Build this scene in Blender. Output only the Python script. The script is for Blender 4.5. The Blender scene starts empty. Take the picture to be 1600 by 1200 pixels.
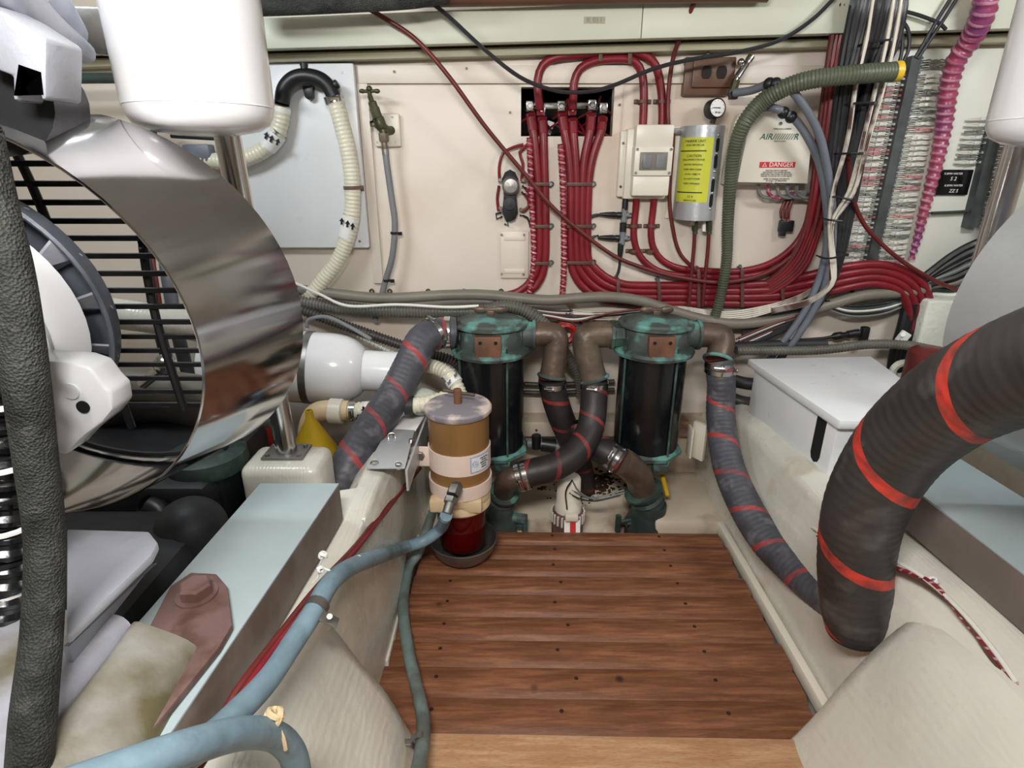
import bpy, bmesh, math, random
from mathutils import Vector, Matrix
random.seed(4)
V = Vector
scene = bpy.context.scene
# ---------------- camera, world, lights, exposure ----------------
FPX, PITCH, CAMH = 905.0, math.radians(20.9), 0.95
cam = bpy.data.cameras.new('camera'); camo = bpy.data.objects.new('camera', cam)
scene.collection.objects.link(camo); scene.camera = camo
cam.sensor_width = 36; cam.lens = 36 * FPX / 1600; cam.clip_start = .02
camo.location = (0, 0, CAMH); camo.rotation_euler = (math.radians(90) - PITCH, 0, 0)
w = bpy.data.worlds.new('world'); scene.world = w; w.use_nodes = True
w.node_tree.nodes['Background'].inputs[0].default_value = (.75, .8, .85, 1)
w.node_tree.nodes['Background'].inputs[1].default_value = .25
scene.view_settings.view_transform = 'Standard'; scene.view_settings.look = 'None'
scene.view_settings.gamma = 1; scene.view_settings.exposure = 0.2
scene.view_settings.use_curve_mapping = False
def area(loc, target, sx, sy, power, col):
    l = bpy.data.lights.new('lamp_light', 'AREA'); l.shape = 'RECTANGLE'; l.size = sx; l.size_y = sy
    l.energy = power; l.color = col
    o = bpy.data.objects.new('lamp_light', l); scene.collection.objects.link(o); o.location = loc
    o.rotation_euler = (V(target) - V(loc)).to_track_quat('-Z', 'Y').to_euler()
area((-.80, .92, 1.40), (-.45, 1.6, .7), .30, .10, 4.0, (.90, .96, 1.0))
area((1.12, .80, 1.40), (.85, 1.6, .7), .35, .10, 4.8, (.97, .98, 1.0))
area((-.12, -.02, 1.42), (.05, .9, .45), .50, .20, 25, (1.0, .97, .93))

# ---------------- helpers ----------------
CAM = V((0, 0, CAMH))
def ray(u, v):
    a = (u - 800) / FPX; b = (600 - v) / FPX
    return V((a, math.cos(PITCH) + b * math.sin(PITCH), -math.sin(PITCH) + b * math.cos(PITCH)))
def P(u, v, Y): r = ray(u, v); return CAM + r * (Y / r.y)
def PX(u, v, X): r = ray(u, v); return CAM + r * (X / r.x)
def PZ(u, v, Z): r = ray(u, v); return CAM + r * ((Z - CAMH) / r.z)
YW = 1.70
def W(u, v, d=0.0): return P(u, v, YW - d)
def WL(pts, d=0.0): return [W(q[0], q[1], q[2] if len(q) > 2 else d) for q in pts]
def PL(pts, Y=None): return [P(q[0], q[1], q[2] if len(q) > 2 else Y) for q in pts]

def catmull(pts, step):
    pts = [V(p) for p in pts]
    if len(pts) == 2: pts = [pts[0], pts[0].lerp(pts[1], .5), pts[1]]
    out = []; par = []
    ext = [pts[0] * 2 - pts[1]] + pts + [pts[-1] * 2 - pts[-2]]
    for i in range(len(pts) - 1):
        a, b, c, d = ext[i:i + 4]
        n = max(1, int((c - b).length / step + .5))
        for k in range(n):
            t = k / n
            out.append(.5 * ((2 * b) + (c - a) * t + (2 * a - 5 * b + 4 * c - d) * t * t + (3 * b - a - 3 * c + d) * t ** 3)); par.append(i + t)
    out.append(pts[-1]); par.append(len(pts) - 1)
    return out, par
def frame(d):
    d = V(d).normalized(); up = V((0, 0, 1)) if abs(d.z) < .95 else V((0, 1, 0))
    x = d.cross(up).normalized(); return x, x.cross(d).normalized(), d
class G:
    def __init__(s): s.v = []; s.f = []; s.u = []
    def add(s, v, f, u=None):
        o = len(s.v); s.v += [V(p) for p in v]; s.f += [[i + o for i in q] for q in f]
        s.u += (u if u else [None] * len(f)); return s
    def bm(s, b, M=None):
        if M: b.transform(M)
        b.verts.index_update(); s.add([v.co.copy() for v in b.verts], [[v.index for v in f.verts] for f in b.faces]); b.free(); return s
    def box(s, c, size, rot=None, bev=0, seg=2):
        b = bmesh.new(); bmesh.ops.create_cube(b, size=1)
        for v in b.verts: v.co = V((v.co.x * size[0], v.co.y * size[1], v.co.z * size[2]))
        if bev: bmesh.ops.bevel(b, geom=b.edges[:], offset=bev, segments=seg, affect='EDGES', profile=.5)
        M = Matrix.Translation(V(c)) @ (rot.to_4x4() if rot else Matrix.Identity(4)); return s.bm(b, M)
    def box2(s, a, b, bev=0, seg=2):
        a, b = V(a), V(b); return s.box((a + b) / 2, [abs(b[i] - a[i]) for i in range(3)], None, bev, seg)
    def lathe(s, prof, o, ax, n=24, arc=1.0, ph=0):
        x, y, d = frame(ax); o = V(o); m = n if arc == 1 else n + 1; vs = []
        for r, t in prof:
            for k in range(m):
                a = ph + 2 * math.pi * arc * k / n
                vs.append(o + d * t + (x * math.cos(a) + y * math.sin(a)) * max(r, 1e-5))
        fs = []
        for i in range(len(prof) - 1):
            for k in range(n):
                k2 = (k + 1) % m if arc == 1 else k + 1
                fs.append([i * m + k, i * m + k2, (i + 1) * m + k2, (i + 1) * m + k])
        return s.add(vs, fs)
    def cyl(s, a, b, r, r2=None, n=16, bev=0.0):
        a, b = V(a), V(b); L = (b - a).length; r2 = r if r2 is None else r2
        if bev: pr = [(0, 0), (r - bev, 0), (r, bev), (r2, L - bev), (r2 - bev, L), (0, L)]
        else: pr = [(0, 0), (r, 0), (r2, L), (0, L)]
        return s.lathe(pr, a, b - a, n)
    def tube(s, pts, r, n=8, step=.012, corr=None, cap=True, smooth=True):
        c, par = catmull(pts, step) if smooth else ([V(p) for p in pts], list(range(len(pts))))
        if corr:  # resample evenly for corrugation
            pitch, amp = corr; L = [0]
            for i in range(1, len(c)): L.append(L[-1] + (c[i] - c[i - 1]).length)
            m = max(2, int(L[-1] / pitch)); nc = []; npar = []; j = 0
            for k in range(m * 4 + 1):
                t = L[-1] * k / (m * 4)
                while j < len(L) - 2 and L[j + 1] < t: j += 1
                f = (t - L[j]) / max(1e-9, L[j + 1] - L[j]); nc.append(c[j].lerp(c[j + 1], f)); npar.append(par[j] + (par[j + 1] - par[j]) * f)
            c, par = nc, npar
        N = len(c); vs = []; fs = []; us = []; Ln = 0
        T = [(c[min(i + 1, N - 1)] - c[max(i - 1, 0)]).normalized() for i in range(N)]
        x, y, _ = frame(T[0]); lens = []
        for i in range(N):
            if i: Ln += (c[i] - c[i - 1]).length; x = (x - T[i] * x.dot(T[i])).normalized(); y = T[i].cross(x)
            lens.append(Ln)
            rr = r if not isinstance(r, (list, tuple)) else r[int(par[i])] + (r[min(int(par[i]) + 1, len(r) - 1)] - r[int(par[i])]) * (par[i] % 1)
            if corr: rr += amp * (0, -1, -1, 0)[i % 4]
            for k in range(n):
                a = 2 * math.pi * k / n; vs.append(c[i] + (x * math.cos(a) + y * math.sin(a)) * rr)
        for i in range(N - 1):
            for k in range(n):
                k2 = (k + 1) % n
                fs.append([i * n + k, i * n + k2, (i + 1) * n + k2, (i + 1) * n + k])
                us.append([(k / n, lens[i]), ((k + 1) / n, lens[i]), ((k + 1) / n, lens[i + 1]), (k / n, lens[i + 1])])
        if cap:
            fs += [list(range(n))[::-1], [(N - 1) * n + k for k in range(n)]]; us += [None, None]
        return s.add(vs, fs, us)
    def prism(s, poly, o, ax, ay, d, bev=0):
        o, ax, ay, d = V(o), V(ax), V(ay), V(d); b = bmesh.new()
        vs = [b.verts.new(o + ax * p[0] + ay * p[1]) for p in poly]; f = b.faces.new(vs)
        r = bmesh.ops.extrude_face_region(b, geom=[f]); nv = [g for g in r['geom'] if isinstance(g, bmesh.types.BMVert)]
        bmesh.ops.translate(b, verts=nv, vec=d)
        bmesh.ops.recalc_face_normals(b, faces=b.faces[:])
        if bev: bmesh.ops.bevel(b, geom=b.edges[:], offset=bev, segments=2, affect='EDGES', profile=.5)
        return s.bm(b)
    def sph(s, c, r, n=12, sc=(1, 1, 1)):
        b = bmesh.new(); bmesh.ops.create_uvsphere(b, u_segments=n, v_segments=max(4, n // 2 + 2), radius=1)
        return s.bm(b, Matrix.Translation(V(c)) @ Matrix.Diagonal((r * sc[0], r * sc[1], r * sc[2], 1)))
    def torus(s, c, ax, R, r, n=24, m=6, arc=1.0, ph=0, sq=1.0):
        x, y, d = frame(ax); c = V(c); q = n if arc == 1 else n + 1; vs = []; fs = []
        for i in range(q):
            a = ph + 2 * math.pi * arc * i / n; e = x * math.cos(a) + y * math.sin(a)
            for k in range(m):
                t = 2 * math.pi * k / m + math.pi / m; vs.append(c + e * (R + r * math.cos(t)) + d * r * sq * math.sin(t))
        for i in range(n):
            i2 = (i + 1) % q if arc == 1 else i + 1
            for k in range(m): fs.append([i * m + k, i * m + (k + 1) % m, i2 * m + (k + 1) % m, i2 * m + k])
        if arc != 1: fs += [list(range(m)), [n * m + k for k in range(m)]]
        return s.add(vs, fs)
    def loft(s, secs, close=True, cap=True):
        n = len(secs[0]); vs = [V(p) for q in secs for p in q]; fs = []
        for i in range(len(secs) - 1):
            for k in range(n if close else n - 1):
                fs.append([i * n + k, i * n + (k + 1) % n, (i + 1) * n + (k + 1) % n, (i + 1) * n + k])
        if cap and close: fs += [list(range(n)), [(len(secs) - 1) * n + k for k in range(n)]]
        return s.add(vs, fs)
    def hexa(s, c, ax, r, h):
        return s.lathe([(0, 0), (r, 0), (r, h * .8), (r * .85, h), (0, h)], c, ax, 6)
def wloc(o):
    t = V((0, 0, 0))
    while o: t += o.location; o = o.parent
    return t
def props(o, label=None, cat=None, group=None, kind=None):
    if label: o['label'] = label
    if cat: o['category'] = cat
    if group: o['group'] = group
    if kind: o['kind'] = kind
    return o
def obj(name, g, m, parent=None, label=None, cat=None, group=None, kind=None, ang=38, base=None):
    me = bpy.data.meshes.new(name)
    if parent is not None: off = wloc(parent)
    else:
        lo = [min(v[i] for v in g.v) for i in range(3)]; hi = [max(v[i] for v in g.v) for i in range(3)]
        off = V(((lo[0] + hi[0]) / 2, (lo[1] + hi[1]) / 2, lo[2])) if base is None else V(base)
    me.from_pydata([v - off for v in g.v], [], g.f)
    if any(u for u in g.u):
        uv = me.uv_layers.new(name='UVMap'); fl = []
        for f, u in zip(g.f, g.u):
            for k in range(len(f)): fl += list(u[k]) if u else [0, 0]
        uv.data.foreach_set('uv', fl)
    b = bmesh.new(); b.from_mesh(me)
    if not any(u for u in g.u): bmesh.ops.remove_doubles(b, verts=b.verts[:], dist=1e-5)
    bmesh.ops.recalc_face_normals(b, faces=b.faces[:]); b.to_mesh(me); b.free()
    me.polygons.foreach_set('use_smooth', [True] * len(me.polygons)); me.set_sharp_from_angle(angle=math.radians(ang))
    me.materials.append(m)
    o = bpy.data.objects.new(name, me); scene.collection.objects.link(o)
    if parent is not None: o.parent = parent
    else: o.location = off
    return props(o, label, cat, group, kind)
def thing(name, label, cat, loc, group=None):
    o = bpy.data.objects.new(name, None); scene.collection.objects.link(o); o.location = V(loc); o.empty_display_size = .02
    return props(o, label, cat, group)
def one(name, g, m, label, cat, group=None): return obj(name, g, m, None, label, cat, group)
def text(name, s, m, parent, o, ax, ay, size, ext=.0003, align='CENTER', label=None):
    cu = bpy.data.curves.new(name, 'FONT'); cu.body = s; cu.size = size; cu.extrude = ext; cu.align_x = align; cu.align_y = 'CENTER'; cu.resolution_u = 2
    t = bpy.data.objects.new(name, cu); scene.collection.objects.link(t); bpy.context.view_layer.update()
    me = bpy.data.meshes.new_from_object(t); bpy.data.objects.remove(t)
    ax, ay = V(ax).normalized(), V(ay).normalized(); az = ax.cross(ay); off = wloc(parent)
    for v in me.vertices: v.co = V(o) + ax * v.co.x + ay * v.co.y + az * v.co.z - off
    me.materials.append(m); ob = bpy.data.objects.new(name, me); scene.collection.objects.link(ob); ob.parent = parent
    return props(ob, label)
def copy_tree(o, parent=None):
    c = o.copy(); scene.collection.objects.link(c)
    if parent: c.parent = parent
    for ch in [k for k in bpy.data.objects if k.parent == o and k != c]: copy_tree(ch, c)
    return c

# ---------------- materials ----------------
def lin(c):
    return tuple(((x / 255) / 12.92 if x / 255 <= .04045 else ((x / 255 + .055) / 1.055) ** 2.4) for x in c) + (1,)
def mat(name, col, rough=.5, metal=0, var=.10, vs=6, bump=.15, bs=80, c2=None, c2s=5, c2t=.55, c2w=.08, spec=.5, trans=0, stretch=None, coat=0, stripe=None, kind=None):
    m = bpy.data.materials.new(name); m.use_nodes = True; nt = m.node_tree; N = nt.nodes; L = nt.links; B = N['Principled BSDF']
    tc = N.new('ShaderNodeTexCoord'); mp = N.new('ShaderNodeMapping'); L.new(tc.outputs['Object'], mp.inputs[0])
    if stretch: mp.inputs['Scale'].default_value = stretch
    def noise(sc, det=4, src=mp.outputs[0]):
        n = N.new('ShaderNodeTexNoise'); n.inputs['Scale'].default_value = sc; n.inputs['Detail'].default_value = det; L.new(src, n.inputs['Vector']); return n
    def mix(f, a, b, bl='MIX'):
        x = N.new('ShaderNodeMix'); x.data_type = 'RGBA'; x.blend_type = bl
        if hasattr(f, 'links'): L.new(f, x.inputs[0])
        else: x.inputs[0].default_value = f
        for i, q in ((6, a), (7, b)):
            if hasattr(q, 'links'): L.new(q, x.inputs[i])
            else: x.inputs[i].default_value = q
        return x.outputs[2]
    def ramp(src, a, b):
        r = N.new('ShaderNodeMapRange'); r.inputs[1].default_value = a; r.inputs[2].default_value = b; L.new(src, r.inputs[0]); return r.outputs[0]
    c = lin(col); n1 = noise(vs)
    dk = tuple(x * (1 - var * 2.2) for x in c[:3]) + (1,); lt = tuple(min(1, x * (1 + var)) for x in c[:3]) + (1,)
    out = mix(ramp(n1.outputs['Fac'], .3, .7), dk, lt)
    if c2:
        n2 = noise(c2s, 8); out = mix(ramp(n2.outputs['Fac'], c2t - c2w, c2t + c2w), out, lin(c2))
    if stripe:  # (colour, period, width, turns)
        sc, per, wd, turns = stripe[:4]
        uv = N.new('ShaderNodeSeparateXYZ'); L.new(tc.outputs['UV'], uv.inputs[0])
        a = N.new('ShaderNodeMath'); a.operation = 'DIVIDE'; L.new(uv.outputs[1], a.inputs[0]); a.inputs[1].default_value = per
        b = N.new('ShaderNodeMath'); b.operation = 'MULTIPLY_ADD'; L.new(uv.outputs[0], b.inputs[0]); b.inputs[1].default_value = turns; L.new(a.outputs[0], b.inputs[2])
        d = N.new('ShaderNodeMath'); d.operation = 'FRACT'; L.new(b.outputs[0], d.inputs[0])
        e = N.new('ShaderNodeMath'); e.operation = 'LESS_THAN'; L.new(d.outputs[0], e.inputs[0]); e.inputs[1].default_value = wd / per
        n3 = noise(25); h = N.new('ShaderNodeMath'); h.operation = 'MULTIPLY'; L.new(e.outputs[0], h.inputs[0]); L.new(ramp(n3.outputs['Fac'], .28, .56), h.inputs[1])
        out = mix(h.outputs[0], out, lin(sc))
    if kind == 'wood':
        mp.inputs['Scale'].default_value = (1.5, 14, 14)
        g1 = noise(9, 8); out = mix(ramp(g1.outputs['Fac'], .35, .7), out, lin(c2 or (70, 38, 22)))
        g2 = noise(60, 4); out = mix(ramp(g2.outputs['Fac'], .5, 1.1), out, lin((60, 32, 20)))
        mk = N.new('ShaderNodeTexVoronoi'); mk.inputs['Scale'].default_value = 5; L.new(tc.outputs['Object'], mk.inputs[0]); out = mix(ramp(mk.outputs['Distance'], .055, .02), out, lin((58, 34, 24)))
    L.new(out, B.inputs['Base Color'])
    nr = noise(vs * 3); rr = N.new('ShaderNodeMapRange'); rr.inputs[3].default_value = max(.02, rough - .1); rr.inputs[4].default_value = min(1, rough + .12); L.new(nr.outputs['Fac'], rr.inputs[0]); L.new(rr.outputs[0], B.inputs['Roughness'])
    B.inputs['Metallic'].default_value = metal; B.inputs['Specular IOR Level'].default_value = spec
    if coat: B.inputs['Coat Weight'].default_value = coat; B.inputs['Coat Roughness'].default_value = .1
    if trans: B.inputs['Transmission Weight'].default_value = trans; B.inputs['IOR'].default_value = 1.45
    if bump:
        nb = noise(bs, 5); bp = N.new('ShaderNodeBump'); bp.inputs['Strength'].default_value = bump; bp.inputs['Distance'].default_value = .004
        src = nb.outputs['Fac']
        if kind == 'cloth':
            wv = N.new('ShaderNodeTexWave'); wv.inputs['Scale'].default_value = 45; wv.inputs['Distortion'].default_value = 3; L.new(mp.outputs[0], wv.inputs[0])
            ad = N.new('ShaderNodeMath'); ad.operation = 'MULTIPLY_ADD'; L.new(wv.outputs['Fac'], ad.inputs[0]); ad.inputs[1].default_value = .10; L.new(src, ad.inputs[2]); src = ad.outputs[0]
        if kind == 'braid':
            vo = N.new('ShaderNodeTexVoronoi'); vo.inputs['Scale'].default_value = 420; L.new(mp.outputs[0], vo.inputs[0]); src = vo.outputs['Distance']
        L.new(src, bp.inputs['Height']); L.new(bp.outputs[0], B.inputs['Normal'])
    return m
M = dict(
 wall=mat('wall_paint', (222, 212, 199), .42, var=.03, vs=2, bump=.06, bs=30, c2=(208, 184, 162), c2s=2.3, c2t=.66, c2w=.12),
 walldirty=mat('bilge_paint', (208, 194, 174), .4, var=.06, vs=3, bump=.12, bs=25, c2=(96, 66, 44), c2s=5, c2t=.66, c2w=.08),
 beam=mat('beam_paint', (205, 208, 190), .4, var=.04, vs=3, bump=.08, bs=30),
 beamlip=mat('lip_tone', (168, 164, 138), .45, var=.06, vs=3),  # darker, greener tone than the beam boards
 ceil=mat('ceiling_paint', (215, 215, 208), .6, var=.04),
 panelw=mat('brightening_board', (224, 225, 214), .4, var=.03),
 whiteb=mat('white_laminate', (228, 231, 233), .3, var=.02, bump=.03),
 white=mat('white_gloss', (240, 241, 244), .16, var=.015, bump=.02, coat=.4),
 cream=mat('cream_plastic', (226, 220, 205), .35, var=.03, bump=.03),
 fibre=mat('painted_fibreglass', (218, 216, 205), .28, var=.05, vs=5, bump=.55, bs=22, kind='cloth', coat=.25, c2=(186, 168, 140), c2s=7, c2t=.72, c2w=.1),
 greysteel=mat('blue_grey_paint', (176, 192, 196), .38, var=.05, vs=7, bump=.08, c2=(120, 130, 132), c2s=30, c2t=.74, c2w=.03),
 brownsteel=mat('worn_steel_side', (128, 118, 112), .5, var=.08, c2=(104, 92, 84), c2s=9),
 rustplate=mat('rust_primer', (122, 96, 92), .55, var=.15, vs=10, c2=(96, 70, 62), c2s=25),
 fandark=mat('fan_grey', (96, 102, 112), .4, metal=.3, var=.15, vs=20),
 olive=mat('oxidised_alloy', (116, 108, 78), .45, metal=.2, var=.15, vs=9, bump=.5, bs=40, c2=(176, 174, 170), c2s=8, c2t=.60, c2w=.12),
 silver=mat('silver_paint', (190, 194, 206), .38, metal=.25, var=.08, vs=6, bump=.4, bs=45),
 sump=mat('stained_silver', (198, 200, 214), .40, metal=.2, var=.08, bump=.4, bs=45, c2=(112, 104, 66), c2s=6, c2t=.64, c2w=.10),
 stain=mat('stainless', (200, 198, 200), .12, metal=1, var=.05, vs=3, bump=.02, bs=8),
 shroud=mat('stainless_band', (196, 194, 196), .07, metal=1, var=.06, vs=3, bump=.02, bs=8, c2=(160, 158, 160), c2s=4),
 chrome=mat('chrome', (205, 205, 205), .18, metal=1, var=.04, bump=0),
 steel=mat('dull_steel', (150, 148, 145), .42, metal=.9, var=.1),
 alu=mat('brushed_aluminium', (200, 204, 208), .36, metal=.6, var=.05),
 black=mat('black_plastic', (26, 27, 30), .4, var=.2, bump=.05),
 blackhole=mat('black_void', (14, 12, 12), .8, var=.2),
 grille=mat('black_wire', (22, 20, 22), .5, var=.2),
 blackg=mat('glossy_black', (16, 16, 20), .18, var=.2, bump=.1),
 rubber=mat('black_rubber', (40, 42, 46), .55, var=.2, vs=9),
 braid=mat('braided_lagging', (52, 54, 50), .75, var=.35, vs=30, bump=.55, kind='braid', c2=(72, 72, 66), c2s=55, c2t=.64),
 hoseb=mat('ribbed_black_hose', (76, 76, 84), .48, var=.18, vs=14, bump=.35, bs=30, stripe=((164, 62, 62), .105, .013, 1), c2=(108, 106, 112), c2s=24, c2t=.62),
 hosed=mat('ribbed_dark_hose', (42, 38, 38), .5, var=.2, vs=14, bump=.35, bs=30, stripe=((136, 50, 48), .085, .011, 1)),
 hosebig=mat('ribbed_big_hose', (58, 55, 54), .5, var=.2, vs=8, bump=.45, bs=18, stripe=((206, 62, 50), .19, .024, 1), c2=(86, 84, 84), c2s=14, c2t=.66),
 red=mat('red_cable', (126, 27, 38), .38, var=.12, vs=15, bump=.03),
 dred=mat('dark_red_cable', (104, 36, 34), .42, var=.12, vs=15),
 redspiral=mat('red_spiral_wrap', (140, 36, 50), .35, var=.1, vs=20, stripe=((200, 160, 168), .016, .004, 1)),
 purple=mat('purple_red_loom', (156, 66, 92), .3, var=.15, vs=14, c2=(122, 56, 104), c2s=10, stripe=((196, 140, 160), .020, .006, 1)),
 grey=mat('grey_conduit', (122, 116, 106), .45, var=.08, vs=10),
 greyhose=mat('grey_hose', (122, 124, 128), .42, var=.1, vs=10),
 bluegrey=mat('blue_grey_hose', (108, 114, 124), .4, var=.1, vs=9),
 bluehose=mat('pale_blue_hose', (126, 152, 166), .48, var=.10, vs=14, c2=(100, 122, 134), c2s=12, bump=.25),
 tealhose=mat('grey_green_hose', (118, 138, 136), .48, var=.10, vs=14, c2=(92, 98, 92), c2s=12),
 green=mat('olive_green_hose', (88, 94, 76), .42, var=.15, vs=8),
 ribgrey=mat('ribbed_grey_conduit', (108, 106, 98), .42, var=.15, vs=12),
 ribdark=mat('ribbed_dark_conduit', (70, 66, 62), .42, var=.15, vs=12),
 whitehose=mat('ivory_ribbed_hose', (226, 222, 200), .35, var=.05, vs=20),
 tape=mat('white_tape', (238, 238, 236), .4, var=.02, bump=0),
 verd=mat('verdigris_bronze', (74, 84, 80), .55, var=.28, vs=14, bump=.5, bs=50, c2=(100, 154, 146), c2s=13, c2t=.56, c2w=.05),
 verdd=mat('dark_patina_bronze', (52, 66, 62), .5, var=.25, vs=14, bump=.3, c2=(80, 112, 102), c2s=12, c2t=.60),
 bronze=mat('brown_bronze', (108, 92, 80), .42, metal=.45, var=.2, vs=14, bump=.3, c2=(126, 116, 100), c2s=10, c2t=.62),
 rust=mat('orange_bronze_patch', (132, 90, 70), .5, metal=.2, var=.2, vs=20, c2=(100, 74, 58), c2s=16),
 brass=mat('greenish_brass', (84, 84, 62), .4, metal=.6, var=.2, vs=30),
 glassd=mat('dark_sight_glass', (20, 24, 27), .22, var=.3, vs=8, bump=.05, c2=(42, 46, 50), c2s=18, c2t=.66),
 platelight=mat('light_grey_plate', (190, 194, 198), .35, metal=.25, var=.05),
 gold=mat('gold_metallic_paint', (160, 120, 74), .34, metal=.35, var=.06, vs=4, bump=.03),
 pinkw=mat('aged_cream_paint', (232, 212, 200), .4, var=.03, bump=.05),
 pinkworn=mat('worn_cream_lid', (226, 208, 198), .45, var=.04, c2=(138, 134, 142), c2s=9, c2t=.50, c2w=.04),
 yellowed=mat('yellowed_cream', (226, 200, 160), .45, var=.08, c2=(150, 110, 76), c2s=16, c2t=.66),
 redfuel=mat('red_fuel', (120, 14, 16), .08, var=.1, bump=0, trans=.55),
 brownplas=mat('brown_outlet', (98, 68, 50), .42, var=.05),
 brownd=mat('dark_brown_socket', (34, 22, 20), .8, var=.05),
 yellow=mat('yellow_plastic', (214, 176, 40), .4, var=.06),
 label=mat('yellow_green_label', (205, 208, 66), .35, var=.04, bump=0),
 redplas=mat('red_plastic', (160, 26, 26), .4, var=.1),
 redprint=mat('red_print', (196, 44, 44), .5, var=.03, bump=0),
 greenprint=mat('green_print', (14, 96, 74), .5, var=.03, bump=0),
 blueprint=mat('blue_label', (150, 170, 205), .5, var=.03, bump=0),
 darkprint=mat('dark_print', (44, 44, 48), .6, var=.03, bump=0),
 greyprint=mat('faded_print', (128, 130, 116), .6, var=.03, bump=0),
 wood=mat('teak_plank', (154, 102, 70), .56, var=.14, vs=3, bump=.2, bs=30, kind='wood', c2=(112, 68, 44)),
 woodl=mat('pale_floor_board', (214, 172, 134), .45, var=.08, vs=3, bump=.15, bs=30, kind='wood', c2=(188, 140, 102)),
 wooddark=mat('wood_plug', (52, 30, 22), .5, var=.1),
 wirep=mat('pink_wire', (196, 132, 132), .4, var=.1), wirew=mat('white_wire', (222, 222, 214), .4, var=.05),
 wireg=mat('grey_wire', (116, 120, 116), .4, var=.1), grime=mat('bilge_grime', (72, 48, 32), .8, var=.4, vs=40),
 wired=mat('dark_wire', (40, 40, 44), .4, var=.1),
 cablew=mat('striped_white_cable', (214, 208, 192), .4, var=.1, stripe=((74, 46, 42), .5, .27, 2)),
 gauge=mat('gauge_face', (226, 226, 220), .3, var=.02, bump=0),
 duct=mat('slotted_duct_plastic', (74, 80, 80), .45, var=.2, vs=20),
 blackclamp=mat('rust_brown_strap', (92, 62, 52), .5, var=.15),
 foam=mat('white_foam', (214, 218, 206), .8, var=.06, bump=.9, bs=60),
 beltg=mat('flake_black', (20, 22, 24), .3, var=.2, c2=(150, 158, 160), c2s=60, c2t=.66, c2w=.03),
)
X, Yv, Z = V((1, 0, 0)), V((0, 1, 0)), V((0, 0, 1))
# ================= SETTING =================
XL, XR, YF, ZF, ZC = -1.9, 1.9, -1.2, -.08, 1.47
def struct(name, g, m, parent=None): return obj(name, g, m, parent, kind='structure')
hx0, hx1 = W(814, 200).x, W(957, 200).x; hz0, hz1 = W(880, 213).z, W(880, 136).z
g = G().box2((XL, YW, ZF), (hx0, YW + .04, ZC)).box2((hx1, YW, ZF), (XR, YW + .04, ZC)).box2((hx0, YW, ZF), (hx1, YW + .04, hz0)).box2((hx0, YW, hz1), (hx1, YW + .04, ZC))
wall_back = struct('wall_back', g, M['wall'])
def wscrew(u, v, d=0.0, r=.0035, m='bronze', parent=wall_back, name='screw'):
    p = W(u, v, d); obj(name, G().cyl(p + Yv * .002, p - Yv * .0025, r, n=8), M[m], parent)
for u, v in ((537, 113), (616, 112), (729, 107), (907, 102), (797, 176), (968, 164), (555, 247)): wscrew(u, v, .012 if v < 114 else 0)
# dark cabinet behind the hole
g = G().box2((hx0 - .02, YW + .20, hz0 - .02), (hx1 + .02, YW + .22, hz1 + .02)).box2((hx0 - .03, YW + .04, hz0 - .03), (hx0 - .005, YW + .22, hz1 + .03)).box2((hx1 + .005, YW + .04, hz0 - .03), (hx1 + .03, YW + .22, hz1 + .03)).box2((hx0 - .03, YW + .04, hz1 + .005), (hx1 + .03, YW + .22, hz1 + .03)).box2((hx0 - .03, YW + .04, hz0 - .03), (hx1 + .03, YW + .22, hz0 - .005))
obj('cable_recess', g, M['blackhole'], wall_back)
struct('wall_left', G().box2((XL - .04, YF, ZF), (XL, YW + .04, ZC)), M['wall'])
struct('wall_right', G().box2((XR, YF, ZF), (XR + .04, YW + .04, ZC)), M['wall'])
struct('wall_front', G().box2((XL - .04, YF - .04, ZF), (XR + .04, YF, ZC)), M['wall'])
struct('floor', G().box2((XL - .04, YF - .04, ZF - .04), (XR + .04, YW + .04, ZF)), M['walldirty'])
struct('ceiling', G().box2((XL - .04, YF - .04, ZC), (XR + .04, YW + .04, ZC + .04)), M['ceil'])
def edge(ua, va, ub, vb, Y):
    a, b = P(ua, va, Y), P(ub, vb, Y); k = (b.z - a.z) / (b.x - a.x); return lambda x: a.z + (x - a.x) * k
eb, et = edge(420, 76, 1300, 52, 1.60), edge(560, 22, 1003, 3, 1.60)
def slab(xa, xb, lo, hi, y0, y1, dl=0, dh=0): return G().prism([(xa, lo(xa) + dl), (xb, lo(xb) + dl), (xb, hi(xb) + dh), (xa, hi(xa) + dh)], (0, y0, 0), X, Z, (0, y1 - y0, 0), .0015)
xj = P(1003, 40, 1.60).x
t1 = struct('trim_1', slab(XL, XR, eb, et, 1.612, YW, .004, -.004), M['beamlip'])
obj('board', slab(XL, xj - .001, eb, et, 1.60, 1.63), M['beam'], t1)
obj('board', slab(xj + .001, XR, eb, et, 1.60, 1.63), M['beam'], t1)
struct('trim_2', slab(XL, XR, eb, eb, 1.655, YW, -.020, -.001), M['beamlip'])
struct('trim_3', G().box2((W(560, 110).x, YW - .012, W(800, 131).z), (W(1300, 110).x, YW, W(800, 103).z), .001), M['wall'])
struct('trim_4', G().box2((W(557, 110).x, YW - .010, .62), (W(590, 250).x - .01, YW, W(800, 131).z), .001), M['wall'])
struct('trim_5', G().box2((-.30, 1.62, .155), (.72, YW, .205), .006), M['walldirty'])
struct('trim_6', G().box2((-.30, 1.655, ZF), (.72, YW, .15), .003), M['walldirty'])
struct('trim_9', G().box2((W(1338, 250).x, YW - .006, W(1400, 470).z), (XR, YW, W(1500, 76).z), .001), M['panelw'])  # pale panel added to brighten the wall behind the ducts
struct('trim_7', G().box2((W(1000, 250).x - .055, YW - .006, W(980, 300).z), (W(975, 130).x, YW, W(975, 132).z), .001), M['wall'])
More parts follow.
